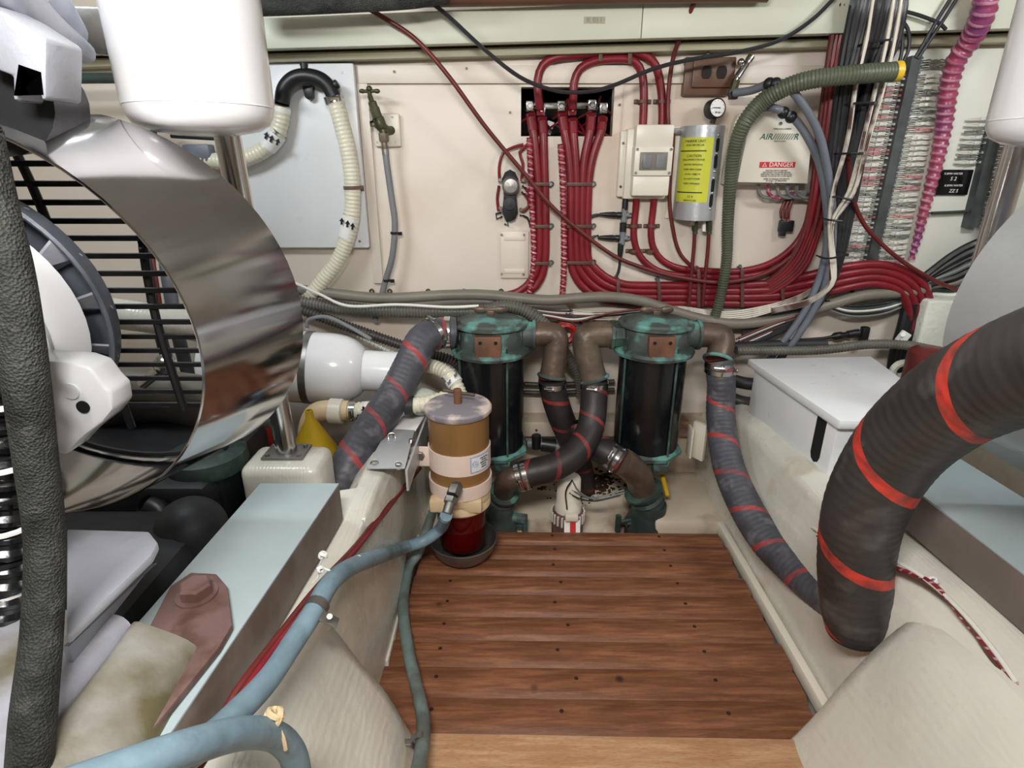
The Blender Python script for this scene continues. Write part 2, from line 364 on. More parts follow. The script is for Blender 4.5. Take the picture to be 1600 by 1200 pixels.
for u in (838, 880, 905, 940):
    p = P(u, 672, 1.62); obj('screw', G().cyl(p + Yv * .002, p - Yv * .003, .004, n=8), M['bronze'], bpy.data.objects['trim_5'])
# dim hull side panels behind engines, left and right of frame
for s, x0 in ((0, -1.55), (1, 1.45)):
    struct('trim_%d' % (10 + s), G().box2((x0, .2, ZF), (x0 + .06, YW, .30), .02), M['fibre'])

struct('trim_12', G().prism([(1.40, ZF), (1.66, ZF), (1.66, .035)], (-.30, 0, 0), Yv, Z, (.72, 0, 0)), M['walldirty'])
# ================= FLOORBOARDS =================
zt = 0.0
db = thing('duckboard', 'dark teak slatted walkway grating between the white stringers', 'floor grating', (.16, 1.05, -.07))
rows = [830, 850, 873, 899, 928, 963, 1000, 1042, 1090, 1147]
ys = [PZ(900, v, zt).y for v in rows]
xl = [-.235, -.235, -.238, -.242, -.247, -.250, -.252, -.268, -.276]; 
rt = Matrix.Rotation(math.radians(-.9), 3, 'Z')
for i in range(9):
    y1, y0 = ys[i] - .0012, ys[i + 1] + .0018
    xr = .566 - (.008 if i == 8 else 0) + .004 * math.sin(i * 2.3)
    c = V(((xl[i] + xr) / 2, (y0 + y1) / 2, zt - .011)); off = V((c.x - .11, 0, 0))
    cc = V((c.x, c.y - (c.x - .11) * .0157, c.z))
    d = y1 - y0
    # profile: flat top with rebated front lip
    pf = [(d / 2, -.011), (d / 2, .008), (d / 2 - .004, .011), (-d / 2 + .017, .011), (-d / 2 + .013, .010), (-d / 2 + .006, .001), (-d / 2 + .001, -.002), (-d / 2, -.011)]
    b = G(); L = xr - xl[i]
    secs = []
    for fx, sh in ((-.5, .004), (-.496, 0), (0, 0), (.496, 0), (.5, .004)):
        secs.append([cc + rt @ V((fx * L, q[0], q[1] - sh * (1 if q[1] > 0 else 0))) for q in pf])
    b.loft(secs)
    pl = obj('plank', b, M['wood'], db)
    for k, sx in enumerate((-.15, .11 + .02 * math.sin(i * 3), .40)):
        p = V((sx, c.y + .008 - (sx - .11) * .0157, zt + .0002))
        obj('wood_plug', G().cyl(p - Z * .002, p + Z * .0008, .0042, n=8), M['wooddark'], pl)
for x in (-.15, .13, .42): obj('bearer', G().box2((x - .02, ys[9] - .01, -.075), (x + .02, ys[0] - .01, -.0225), .003), M['wood'], db)
fb = thing('floor_board', 'pale worn plywood step board in front of the dark grating', 'board', (.18, .6, -.07))
y9 = ys[9]
pts = [(-.17, .30), (-.152, y9 - .004 + .004), (.508, y9 - .012), (.52, .30)]
obj('board', G().prism([(p[0], p[1]) for p in pts], (0, 0, -.018), X, Yv, (0, 0, .022), .003), M['woodl'], fb)
obj('bearer', G().box2((-.10, .32, -.075), (-.05, y9 - .03, -.019)), M['woodl'], fb)
obj('bearer', G().box2((.38, .32, -.075), (.43, y9 - .03, -.019)), M['woodl'], fb)

# ================= STRINGERS =================
def wob(p, a, f, s=0):
    from mathutils import noise
    q = V(p) * f + V((s, s, s)); return V(p) + V((noise.noise(q), noise.noise(q + V((9, 1, 4))), noise.noise(q + V((3, 7, 2))))) * a
def stringer(name, secs, label, amp=.006):
    n = len(secs[0][1]); out = []
    # resample both ways
    for i in range(len(secs) - 1):
        (ya, A), (yb, B) = secs[i], secs[i + 1]; m = max(1, int(abs(yb - ya) / .03))
        for k in range(m + (1 if i == len(secs) - 2 else 0)):
            t = k / m; out.append((ya + (yb - ya) * t, [(a[0] + (b[0] - a[0]) * t, a[1] + (b[1] - a[1]) * t) for a, b in zip(A, B)]))
    S = []
    for y, q in out:
        r = []
        for j in range(len(q)):
            a, b = q[j], q[(j + 1) % len(q)]; m = 4
            for k in range(m): t = k / m; r.append(wob((a[0] + (b[0] - a[0]) * t, y, a[1] + (b[1] - a[1]) * t), amp, 9))
        S.append(r)
    g = G().loft(S); o = one(name, g, M['fibre'], label, 'stringer'); o.data.set_sharp_from_angle(angle=math.radians(80)); return o
def secL(zt, xi=-.27, xo=-.47, r=.03, zb=ZF): return [(-.255, zb), (-.258, zb + .1), (xi, zt - r * 1.2), (xi - r * .4, zt - r * .35), (xi - r * 1.2, zt), (xo + r, zt), (xo, zt - r), (xo, zb)]
stringer('left_stringer', [(1.62, secL(.32, -.27, -.345)), (1.04, secL(.325, -.27, -.35)), (1.0, secL(.325, -.27, -.47)), (.93, secL(.315, -.275)), (.5, secL(.315, -.30, -.50)), (-.2, secL(.315, -.32, -.52))], 'painted white fibreglass engine stringer left of the teak grating')
def secR(zt, xi=.625, zi=.22, xo=.86): return [(.590, ZF), (.594, ZF + .06), (xi - .012, zi - .03), (xi, zi), (xi + .02, zt - .02), (xi + .055, zt), (xo, zt), (xo, ZF)]
stringer('right_stringer', [(1.66, secR(.30, .60, .22)), (1.35, secR(.31, .612, .20)), (1.0, secR(.315, .622, .24)), (.72, secR(.335, .640, .30)), (.4, secR(.335, .65, .31)), (-.2, secR(.335, .66, .32))], 'painted white fibreglass engine stringer right of the teak grating')
one('edge_cleat', G().box2((.574, .72, -.02), (.592, 1.60, .012), .003), M['cream'], 'narrow cream cleat along the right edge of the teak grating', 'cleat')
one('edge_cleat', G().box2((-.268, .90, -.06), (-.252, 1.33, .004), .003), M['cream'], 'narrow cream cleat along the left edge of the teak grating', 'cleat')
one('bilge_step', G().box2((.40, 1.37, ZF), (.60, 1.66, .015), .012), M['walldirty'], 'cream painted step in the corner below the right strainer', 'step')
# floor webs
def web(sign, label):
    def mx(x): return x if sign < 0 else .326 - x
    S = []
    N = 13
    for i in range(N):
        t = i / (N - 1); x = -.145 - t * .17
        zt_ = ZF + .02 + (.40) * (1 - (1 - t) ** 1.35) * .90
        yb = .742 - .01 * t; yf = .40
        prof = [(yb, ZF)] + [(yb - .004, ZF + (zt_ - ZF) * k / 6) for k in range(1, 6)] + [(yb - .012, zt_ - .008), (yb - .035, zt_)] + [(yb - .035 - (yb - .035 - yf) * k / 8, zt_ + .02 * math.sin(k / 8 * 3.1) - .01 * k / 8) for k in range(1, 9)] + [(yf, ZF)]
        S.append([wob((mx(x), q[0], q[1]), .012, 7, 5) for q in prof])
    o = one('floor_web', G().loft(S), M['fibre'], label, 'frame web'); o.data.set_sharp_from_angle(angle=math.radians(75)); return o
web(-1, 'white fibreglass web under the pale blue hose at the left stringer')
web(1, 'white fibreglass web beside the pale floor board at the right stringer')

# ================= ENGINES =================
def rimpts(C, R, yaw, tilt, n):
    nn = V((math.sin(yaw) * math.cos(tilt), math.cos(yaw) * math.cos(tilt), math.sin(tilt))); a = nn.cross(Z).normalized(); b = a.cross(nn)
    return nn, [V(C) + (a * math.cos(2 * math.pi * k / n) + b * math.sin(2 * math.pi * k / n)) * R for k in range(n)]
def shroud(parent, C1, R1, C2, R2, yaw, tilt):
    n = 72; S = []
    def ringv(t, dr):
        C = V(C1).lerp(V(C2), t); R = R1 + (R2 - R1) * t; return rimpts(C, R + dr, yaw, tilt, n)[1]
    S = [ringv(0, 0), ringv(.004, .0018), ringv(.25, .0018), ringv(.5, .0018), ringv(.75, .0018), ringv(1, .0018), ringv(1, 0), ringv(.75, -.0014), ringv(.5, -.0014), ringv(.25, -.0014), ringv(.004, -.0014), ringv(0, 0)]
    return obj('fan_shroud', G().loft(S, cap=False), M['shroud'], parent)
def bed(parent, pts, z0, z1, label=None):
    return G().prism([(p[0], p[1]) for p in pts], (0, 0, z0), X, Yv, (0, 0, z1 - z0), .003)
EC1, ER1, EC2, ER2, EYAW, ETILT = V((-.602, .62, .76)), .242, V((-.554, .793, .759)), .252, -.075, .119
le = thing('marine_engine', 'left engine with polished steel fan band, black belt and silver sump', 'engine', (-.75, .6, .4))
shroud(le, EC1, ER1, EC2, ER2, EYAW, ETILT)
# grille
gr = obj('fan_grille', G().torus(EC2, V((math.sin(EYAW), math.cos(EYAW), math.sin(ETILT))), ER2 - .008, .004, 64, 6), M['grille'], le)
for v in (225, 258, 289, 318, 347, 374, 402, 430, 457, 483, 508, 532, 555, 578, 601, 623, 645):
    p = P(240, v, .785); dz = p.z - EC2.z; h = math.sqrt(max(0, (ER2 - .008) ** 2 - dz ** 2))
    if h > .02:
        tilt = -dz * math.tan(ETILT)
        a = V((EC2.x - h, EC2.y + tilt, p.z)); b = V((EC2.x + h, EC2.y + tilt, p.z + .004)); obj('bar', G().box((a + b) / 2, (2 * h, .004, .0075), None, .001, 1), M['grille'], gr)
def grp(u, v): q = P(u, v, .775); return q
obj('bar', G().tube([grp(8, 205), grp(50, 290), grp(95, 400), grp(135, 500), grp(178, 592), grp(206, 668)], .0055, 8), M['grille'], gr)
obj('bar', G().tube([P(222, 375, .80), P(232, 440, .80), P(250, 520, .80), P(288, 640, .80)], .006, 8), M['grille'], gr)
# alternator fan with fins
fc = P(-60, 498, .70); FR = .172
ax = V((math.sin(EYAW), math.cos(EYAW), .12)).normalized()
fan = obj('cooling_fan', G().torus(fc, ax, FR, .004, 56, 6).lathe([(FR, .0), (FR - .004, .03), (.05, .035), (.05, .031), (FR - .006, .026), (FR - .002, 0)], fc, ax, 56), M['fandark'], le)
obj('fan_rim', G().torus(fc, ax, FR, .0022, 56, 6), M['silver'], fan)
fx, fy, fd = frame(ax)
for k in range(15):
    a = 2 * math.pi * k / 15 + .1; e = fx * math.cos(a) + fy * math.sin(a); tn = ax.cross(e)
    p0 = fc + e * .115; p1 = fc + e * (FR - .003)
    b = G(); q = [p0 - tn * .004 - ax * .004, p1 - tn * .016 - ax * .002, p1 + tn * .012 + ax * .022, p0 + tn * .008 + ax * .022]
    b.loft([[x for x in q], [x + tn * .003 for x in q]])
    obj('fin', b, M['silver'], fan)
# housing
hc = P(-108, 524, .645)
hs = obj('alternator_housing', G().lathe([(0, -.03), (.055, -.028), (.094, -.018), (.122, -.002), (.136, .02), (.146, .045), (.11, .055), (0, .055)], hc, ax, 48), M['white'], le)
obj('rim_ridge', G().torus(hc, ax, .122, .006, 48, 8), M['white'], hs)
def hp(u, v, Y=.615): return P(u, v, Y)
def hullpoly(pts, Y, d, bev, m, name, par):
    q = [P(u, v, Y) for u, v in pts]; o = P(pts[0][0], pts[0][1], Y)
    return obj(name, G().prism([((p - o).x, (p - o).z) for p in q], o, X, Z, (0, d, 0), bev), m, par)
lug = hullpoly([(20, 560), (112, 566), (140, 575), (158, 600), (172, 612), (176, 640), (160, 660), (128, 684), (102, 712), (60, 700), (20, 640)], .605, .04, .004, M['white'], 'mounting_lug', hs)
p = hp(130, 636, .6045); obj('bolt_hole', G().cyl(p + Yv * .004, p - Yv * .001, .0075, n=16), M['blackhole'], lug)
p = hp(111, 611, .6045); obj('cast_pad', G().cyl(p + Yv * .003, p - Yv * .0015, .0095, n=16), M['white'], lug)
# belt / braided hose in front
obj('braided_hose', G().tube(PL([(-40, 200, .50), (-12, 330, .48), (14, 430, .47), (36, 560, .46), (54, 700, .455), (70, 840, .45), (66, 980, .42), (52, 1120, .38), (40, 1290, .34)]), [.018, .018, .0175, .0172, .0165, .0160, .0165, .018, .018], 20, .008), M['braid'], le)
obj('coiled_hose', G().tube(PL([(-8, 480, .55), (5, 600, .55), (14, 760, .54), (12, 900, .53), (0, 1040, .52)]), .030, 20, .01, corr=(.020, .005)), M['blackg'], le)
for k in range(9):
    p = P(6 + k, 575 + k * 48, .535); obj('coil_highlight_ring', G().torus(p, (0.05, 0, 1), .030, .0032, 20, 6), M['tape'] if k % 2 else M['beltg'], le)  # white rings put the glossy coil's highlights into colour
# upper castings
hullpoly([(-30, 0), (10, 20), (72, 60), (72, 156), (62, 156), (58, 118), (35, 110), (28, 157), (20, 157), (18, 118), (-30, 100)], .60, .05, .004, M['silver'], 'casting', le)
obj('cast_arm', G().tube(PL([(-40, -60, .62), (20, 0, .66), (70, 45, .72), (130, 82, .85)]), [.03, .026, .022, .014], 14), M['silver'], le)
obj('cast_arm', G().tube(PL([(30, -40, .75), (70, 10, .80), (110, 50, .88)]), [.03, .03, .02], 14), M['silver'], le)
hullpoly([(95, 8), (178, 10), (188, 86), (140, 82), (100, 40)], .95, .03, .004, M['steel'], 'cover_plate', le)
obj('casting_core', G().cyl(P(-20, 150, .62), P(60, 160, .72), .055, .05, 24), M['black'], le)
hullpoly([(80, 150), (98, 158), (108, 186), (96, 184)], .9, .02, .002, M['white'], 'bracket', le)
# sump
zc = .46
def szp(u, v, z): return PZ(u, v, z)
sump_secs = []; side_secs = []
A0, A1 = szp(300, 968, .45), szp(160, 1188, .45)
d = (A1 - A0); d.z = 0
for t in (-.02, 0, .05, .3, .6, 1.0, 1.6):
    c = A0 + d * t; k = 0.86 if t < 0 else (.95 if t == 0 else 1)
    prof = [(-.044, -.05), (-.044, .035), (-.062, .043), (-.11, .052), (-.20, .052), (-.30, .03), (-.30, -.05)]
    side_prof = [(.036, -.05), (.030, -.012), (.018, .004), (-.004, .016), (-.020, .024), (-.036, .031), (-.046, .0355), (-.046, -.05)]
    side_secs.append([wob((c.x - .022 + q[0] * k, c.y - .012 * (1 - k) * 6, .42 + q[1] * k), .005, 12) for q in side_prof])
    sump_secs.append([wob((c.x - .022 + q[0] * k, c.y - .012 * (1 - k) * 6, .42 + q[1] * k), .006, 12) for q in prof])
o = obj('oil_pan', G().loft(sump_secs), M['sump'], le, ang=60)
o2_ = obj('corroded_side', G().loft(side_secs), M['olive'], o, ang=60, label='olive brown corroded side of the pan')
for oo in (o2_,): s2 = oo.modifiers.new('sub', 'SUBSURF'); s2.levels = 1; s2.render_levels = 1
sub = o.modifiers.new('sub', 'SUBSURF'); sub.levels = 2; sub.render_levels = 2
pts = [szp(108, 1010, .50), szp(108, 838, .50), szp(236, 842, .50), szp(250, 860, .50), szp(240, 880, .50)]
o = pts[0]; obj('side_plate', G().prism([((p - o).x, (p - o).y) for p in pts], o, X, Yv, (0, 0, .012), .003), M['silver'], le)
pts = [szp(108, 1010, .49), szp(245, 880, .49), szp(230, 893, .46), szp(115, 1040, .46)]
obj('side_flange', G().loft([[p for p in pts], [p + V((-.01, .004, -.004)) for p in pts]]), M['silver'], le)
for s in (0,):
    zz = .402
    pts = [szp(268, 925, zz), szp(300, 903, zz), szp(340, 905, zz), szp(357, 925, zz), szp(365, 985, zz), szp(345, 1020, zz), szp(190, 1215, zz), szp(120, 1215, zz)]
    o = pts[0]; mp_ = obj('engine_foot', G().prism([((p - o).x, (p - o).y) for p in pts], o, X, Yv, (0, 0, .010), .002), M['rustplate'], le)
    p = szp(308, 930, .412)
    obj('washer', G().cyl(p, p + Z * .003, .026, n=24), M['rustplate'], mp_)
    obj('bolt', G().hexa(p + Z * .003, Z, .021, .017), M['rustplate'], mp_)
    pts = [szp(372, 985, .401), szp(362, 1010, .401), szp(215, 1200, .401), szp(195, 1200, .401), szp(350, 1015, .401)]

# beds
def bedthing(label, pts, z0, z1):
    t = thing('engine_bed', label, 'engine bed', (sum(p[0] for p in pts) / 4, pts[0][1], z0))
    obj('steel_channel', G().prism(pts, (0, 0, z0), X, Yv, (0, 0, z1 - z0 - .004), .001), M['brownsteel'], t)
    obj('top_plate', G().prism(pts, (0, 0, z1 - .0045), X, Yv, (0, 0, .0045), .0015), M['greysteel'], t); return t
bedthing('blue grey painted steel engine bed on the left stringer', [(-.318, .930), (-.463, .930), (-.520, -.25), (-.400, -.25)], .322, .40)
bedthing('blue grey painted steel engine bed on the right stringer', [(.695, 1.00), (.86, 1.00), (.92, -.25), (.745, -.25)], .34, .42)

# right engine
re_ = thing('marine_engine', 'right engine showing only its steel fan band and grey rail', 'engine', (1.05, .6, .4))
mir = lambda p: V((.326 - p.x + .0, p.y, p.z))
shroud(re_, mir(EC1), ER1, mir(EC2), ER2, -EYAW, ETILT).data.materials[0] = M['alu']  # stainless band in lighter matte alloy, standing in for bright reflections
obj('fan_disc', G().lathe([(0, 0), (.18, 0), (.185, .01), (.18, .03), (0, .03)], mir(EC2) - Yv * .02, Yv, 40), M['silver'], re_)
obj('engine_block', G().box2((.98, .1, .45), (1.30, .95, .62), .03), M['silver'], re_)
obj('side_rail', G().prism([(0, 0), (.05, 0), (.07, -.9), (.01, -.9)], (.915, 1.10, .43), X, Yv, (0, 0, .05), .004), M['greysteel'], re_)
ft = obj('engine_foot', G().box2((.775, .99, .4205), (.86, 1.045, .434), .002), M['greysteel'], re_)
obj('bolt', G().hexa((.82, 1.02, .434), Z, .014, .010), M['steel'], ft)

# air filter tanks
def tank(cx, cy, zb, label):
    k = .86
    t = thing('expansion_tank', label, 'tank', (cx, cy, zb))
    obj('tank_body', G().lathe([(0, 0), (.045 * k, .001), (.080 * k, .006), (.098 * k, .014), (.1055 * k, .026), (.108 * k, .04), (.111 * k, .48), (0, .48)], (cx, cy, zb), Z, 56), M['white'], t)
    obj('base_seam', G().torus((cx, cy, zb + .036), Z, .1072 * k, .0010, 56, 6), M['white'], t)
tank(-.418, .86, .984, 'large white cylindrical tank hanging above the left fan band')
tank(.742, .84, .968, 'large white cylindrical tank hanging at the upper right')
def pole(a, b, r, label, pr=True):
    t = thing('support_post', label, 'post', b)
    obj('post', G().cyl(b, a, r, n=28), M['chrome'], t)
    fl = obj('base_flange', G().box(V(b) + Z * .003, (.085, .065, .006), None, .002), M['steel'], t)
    for sx in (-1, 1):
        for sy in (-1, 1): obj('screw', G().cyl(V(b) + V((sx * .032, sy * .022, .006)), V(b) + V((sx * .032, sy * .022, .010)), .005, n=8), M['steel'], fl)
pole((-.500, 1.075, ZC - .001), (-.468, 1.075, .385), .0215, 'polished steel post rising past the left white tank')
pole((.890, 1.10, ZC - .001), (.890, 1.10, .43), .021, 'polished steel post behind the right white tank')
one('post_plinth', G().box2((-.545, 1.01, .18), (-.385, 1.12, .385), .02, 4), M['fibre'], 'white glassed plinth carrying the left steel post', 'plinth')
# ================= CLAMPS =================
def band(parent, p, d, R, wid=.012, m='chrome', screw=True, name='hose_clamp', sd=None):
    x, y, dd = frame(d); p = V(p)
    o = obj(name, G().lathe([(R, -wid / 2), (R + .0016, -wid / 2), (R + .0016, wid / 2), (R, wid / 2), (R, -wid / 2)], p, dd, 28), M[m], parent)
    if screw:
        s = V(sd).normalized() if sd else (x * .3 - y * .0 + V((0, -1, 0))).normalized(); s = (s - dd * s.dot(dd)).normalized(); t = dd.cross(s)
        q = p + s * (R + .004)
        g = G().cyl(q - t * .012, q + t * .010, .0042, n=8).cyl(q + t * .010, q + t * .015, .0055, n=6)
        obj('clamp_screw', g, M[m], o)
    return o
def hose(name, pts, r, m, label, cat='hose', n=20, step=.01, corr=None, group=None):
    return one(name, G().tube(pts, r, n, step, corr), M[m], label, cat, group)

# ================= STRAINERS =================
def strainer(cu, label, y=1.52, el=(1, 1)):
    c = P(cu, 600, y); cx = c.x; zt_, zb = .548, .150
    t = thing('sea_strainer', label, 'strainer', (cx, y, zb))
    R = .093
    gb = obj('sight_glass', G().cyl((cx, y, zb + .03), (cx, y, zt_ - .06), R - .002, n=40), M['glassd'], t)
    for k in range(4):
        a = math.radians(28 + 90 * k); e = V((math.cos(a), math.sin(a), 0)) * (R + .002)
        obj('tie_rod', G().cyl(V((cx, y, zb + .01)) + e, V((cx, y, zt_ - .05)) + e, .0032, n=8), M['verdd'], t)
    # base
    b = obj('base_casting', G().lathe([(0, .0), (R * .72, .0), (R * .8, .018), (R + .010, .022), (R + .013, .034), (R + .002, .042), (0, .042)], (cx, y, zb - .004), Z, 8, ph=.39).box((cx + .03, y - R * .82, zb + .002), (.045, .02, .036), None, .003), M['verd'], t)
    h = obj('head_casting', G().lathe([(0, -.02), (R + .014, -.02), (R + .017, -.012), (R + .014, -.004), (R + .001, .002), (R - .004, .052), (R + .008, .058), (R + .008, .064), (0, .064)], (cx, y, zt_ - .062), Z, 40), M['verd'], t)
    obj('lid', G().lathe([(R - .006, 0), (R - .010, .006), (R * .75, .010), (R * .3, .016), (0, .018)], (cx, y, zt_ + .002), Z, 36), M['verd'], t)
    gg = G().box((cx, y, zt_ + .024), (.020, .012, .018), None, .003)
    gg.sph((cx - .026, y, zt_ + .034), .013, 12, (1.5, .5, .8)).sph((cx + .026, y, zt_ + .034), .013, 12, (1.5, .5, .8)).box((cx, y, zt_ + .034), (.05, .010, .011), None, .003)
    obj('wing_nut', gg, M['bronze'], t)
    # front pad with two holes
    pw = .034; pz = zt_ - .058
    pd = obj('name_pad', G().prism([(-pw, .046), (pw, .046), (pw, .006), (pw * .75, -.026), (-pw * .75, -.026), (-pw, .006)], (cx - .004, y - R - .010, pz), X, Z, (0, .025, 0), .002), M['rust'], t)
    for s in (-1, 1): obj('pad_hole', G().cyl((cx - .004 + s * .020, y - R - .0108, pz + .030), (cx - .004 + s * .020, y - R - .006, pz + .030), .0048, n=12), M['blackhole'], pd)
    for s in (-1, 1):
        obj('side_boss', G().lathe([(0, 0), (.043, .0), (.043, .03), (.036, .034), (.036, .06), (.041, .06), (.041, .068), (0, .068)], (cx + s * (R - .04), y, zt_ - .035), (s, 0, 0), 8 if s < 0 else 24), M['verd'] if s > 0 else M['verdd'], t)
    return t, cx, zt_ - .035
s1, sx1, sz = strainer(768, 'left bronze sea strainer with bright green top casting and wing nut')
s2, sx2, _ = strainer(1016, 'right bronze sea strainer with near-black body and brown pad')
R_ = .093
def elbow(parent, a, b, c, r, m='bronze'):
    e = obj('elbow', G().tube([a, V(a).lerp(b, .55) , V(b).lerp((V(a) + V(c)) / 2, .18), V(b).lerp(c, .5), c], r, 18, .006), M[m], parent)
    obj('elbow_collar', G().torus(c, V(c) - V(b), r + .002, .005, 24, 8), M['verd'], parent); return e
# left strainer: left stub to hose A; right elbow to hose B
a0 = V((sx1 - .12, 1.52, sz)); 
elbow(s1, V((sx1 + .115, 1.52, sz)), V((sx1 + .185, 1.52, sz + .002)), P(862, 588, 1.50), .034)
elbow(s2, V((sx2 - .115, 1.52, sz)), V((sx2 - .20, 1.51, sz + .004)), P(928, 592, 1.49), .036)
elbow(s2, V((sx2 + .115, 1.52, sz)), V((sx2 + .185, 1.51, sz)), P(1122, 562, 1.47), .034)
# hose A
ha = hose('suction_hose', PL([(712, 520, 1.50), (692, 520, 1.49), (662, 530, 1.45), (641, 570, 1.40), (616, 618, 1.34), (586, 662, 1.27), (556, 706, 1.20), (538, 745, 1.16), (530, 790, 1.14)]), .042, 'hoseb', 'ribbed black hose with red bands sloping down left of the gold filter', n=28, corr=(.013, .0005))
band(ha, P(700, 520, 1.495), (1, 0, 0), .043, .016, sd=(0, -1, .2))
q1, q2 = P(686, 522, 1.485), P(676, 527, 1.47)
band(ha, P(676, 522, 1.475), q1 - q2, .044, .012, sd=(0, -.3, 1))
# hose B
hb = hose('suction_hose', PL([(862, 588, 1.50), (864, 610, 1.50), (876, 650, 1.50), (893, 690, 1.52), (908, 735, 1.56), (914, 790, 1.60), (914, 815, 1.62)]), .037, 'hosed', 'dark ribbed hose falling from the left strainer elbow behind the crossing hose', n=24)
band(hb, P(863, 600, 1.50), (0, 0, 1), .038, .014)
hc_ = hose('suction_hose', PL([(928, 592, 1.49), (928, 625, 1.47), (922, 670, 1.43), (902, 705, 1.38), (870, 728, 1.35), (832, 738, 1.34), (808, 745, 1.34)]), .037, 'hosed', 'dark ribbed hose from the right strainer crossing down to the left seacock', n=24)
band(hc_, P(928, 600, 1.485), (0, 0, 1), .038, .016); 
hd = hose('suction_hose', PL([(905, 660, 1.50), (915, 692, 1.46), (940, 703, 1.42), (972, 722, 1.39)]), .037, 'hosed', 'short dark ribbed hose emerging to the right seacock elbow', n=24)
band(hd, P(958, 713, 1.405), P(972, 722, 1.39) - P(945, 705, 1.42), .038, .014, sd=(.3, -1, .2)); band(hd, P(967, 719, 1.395), P(972, 722, 1.39) - P(945, 705, 1.42), .038, .010, sd=(-.5, -1, -.2))
band(hc_, P(822, 742, 1.34), P(808, 745, 1.34) - P(832, 738, 1.34), .038, .012, sd=(.3, -1, 0)); band(hc_, P(812, 745, 1.34), P(808, 745, 1.34) - P(832, 738, 1.34), .038, .012)
# hose E
he = hose('suction_hose', PL([(1122, 562, 1.47), (1127, 600, 1.45), (1126, 650, 1.42), (1136, 720, 1.32), (1160, 782, 1.22), (1196, 842, 1.12), (1245, 893, 1.02), (1295, 935, .93), (1335, 965, .87)]), [.037, .037, .0375, .039, .040, .039, .0375, .037, .037], 'hoseb', 'long ribbed black hose with faded red bands curving along the right stringer', n=28, corr=(.013, .0005))
band(he, P(1123, 568, 1.465), (0, 0, 1), .037, .014); band(he, P(1124, 578, 1.46), (0, 0, 1), .038, .012, sd=(1, -.6, .1))
# hose F big
hf = hose('exhaust_hose', PL([(1337, 985, .80), (1338, 955, .80), (1336, 880, .80), (1352, 790, .785), (1400, 705, .755), (1470, 640, .70), (1550, 596, .64), (1650, 560, .57), (1780, 530, .50)]), [.048, .056, .0575, .059, .060, .0605, .061, .061, .061], 'hosebig', 'very thick ribbed black hose with bright red bands at the right foreground', n=40, corr=(.017, .0005))

# ================= SEACOCKS =================
def seacock(name, p, R, m, label, top, ctrl):
    t = thing(name, label, 'seacock', (p[0], p[1], ZF))
    x, y, zz = p
    obj('body', G().lathe([(0, 0), (R * 1.25, 0), (R * 1.3, .01), (R * 1.15, .03), (R * 1.2, .06), (R * .95, zz - ZF - .03), (R * .95, zz - ZF), (0, zz - ZF)], (x, y, ZF), Z, 24), M[m], t)
    obj('gland', G().cyl((x, y, zz - .055), (x - .065, y - .015, zz - .055), .016, n=6).cyl((x, y, zz - .05), (x + .075, y - .02, zz - .045), .018, .014, 12), M[m], t)
    c = obj('hose_tail', G().lathe([(0, 0), (R * .9, 0), (R * .82, .012), (R * .95, .020), (R * .82, .03), (R * .95, .038), (R * 1.05, .046), (R * 1.05, .054), (0, .054)], (x, y, zz - .004), V(top) - V((x, y, zz)), 28), M[m], t)
    obj('elbow', G().tube([V((x, y, zz)), V(top)] + [V(q) for q in ctrl], R * .74, 18, .006), M['bronze'], t)
    obj('flange_bolt', G().hexa((x + .02, y - R * 1.2, zz - .09), -Yv, .01, .012), M[m], t)
    return t
pr = P(1018, 800, 1.43)
t = seacock('seacock', (pr.x - .01, 1.43, .040), .052, 'verdd', 'dark green bronze seacock with T handle below the right strainer', P(1003, 760, 1.425), [P(996, 742, 1.415), P(980, 726, 1.40), P(970, 720, 1.393)])
hh = P(966, 816, 1.40)
obj('t_handle', G().cyl(P(985, 812, 1.41), hh, .006, n=10).cyl(hh + Z * .022, hh - Z * .03, .0085, n=12), M['verdd'], t)
pl_ = P(790, 800, 1.42)
t = seacock('seacock', (pl_.x - .015, 1.42, .050), .041, 'verd', 'bright green bronze seacock beside the gold filter bowl', P(787, 768, 1.40), [P(790, 755, 1.37), P(798, 748, 1.34), P(808, 745, 1.34)])
hh = P(820, 822, 1.40); obj('t_handle', G().cyl(P(800, 822, 1.41), hh, .005, n=10).cyl(hh + Z * .02, hh - Z * .03, .008, n=12), M['verdd'], t)

# ================= BILGE PUMP =================
bp = P(888, 780, 1.405); bx, by = bp.x, 1.405
bt = thing('bilge_pump', 'white cylindrical bilge pump with rusty strainer base behind the grating', 'pump', (bx, by, ZF))
zb = P(888, 798, 1.405).z
obj('motor_body', G().lathe([(0, 0), (.038, 0), (.038, .028), (.034, .034), (.033, .105), (.030, .110), (0, .110)], (bx, by, zb), Z, 32), M['cream'], bt)
st = obj('strainer_base', G().lathe([(.044, ZF - zb), (.046, -.005), (.042, .006), (0, .006)], (bx, by, zb), Z, 32), M['rustplate'], bt)
for k in range(22):
    a = 2 * math.pi * k / 22; obj('strainer_rib', G().box((bx + .046 * math.cos(a), by + .046 * math.sin(a), zb - .012), (.005, .005, .03), Matrix.Rotation(a, 3, 'Z')), M['cream'], st)
obj('release_tab', G().box(P(893, 808, 1.355), (.036, .02, .018), None, .003), M['cream'], bt)
lt = obj('warning_tag', G().prism([(-.022, -.034), (.022, -.034), (.022, .016), (-.022, .016)], P(894, 822, 1.352), X, V((0, .35, .9)).normalized(), (0, .002, -.001)), M['tape'], bt)
obj('red_print', G().prism([(-.006, -.022), (.010, -.022), (.010, .010), (-.006, .010)], P(894, 822, 1.351), X, V((0, .35, .9)).normalized(), (0, .0005, 0)), M['redprint'], lt)
wr = M['wired']
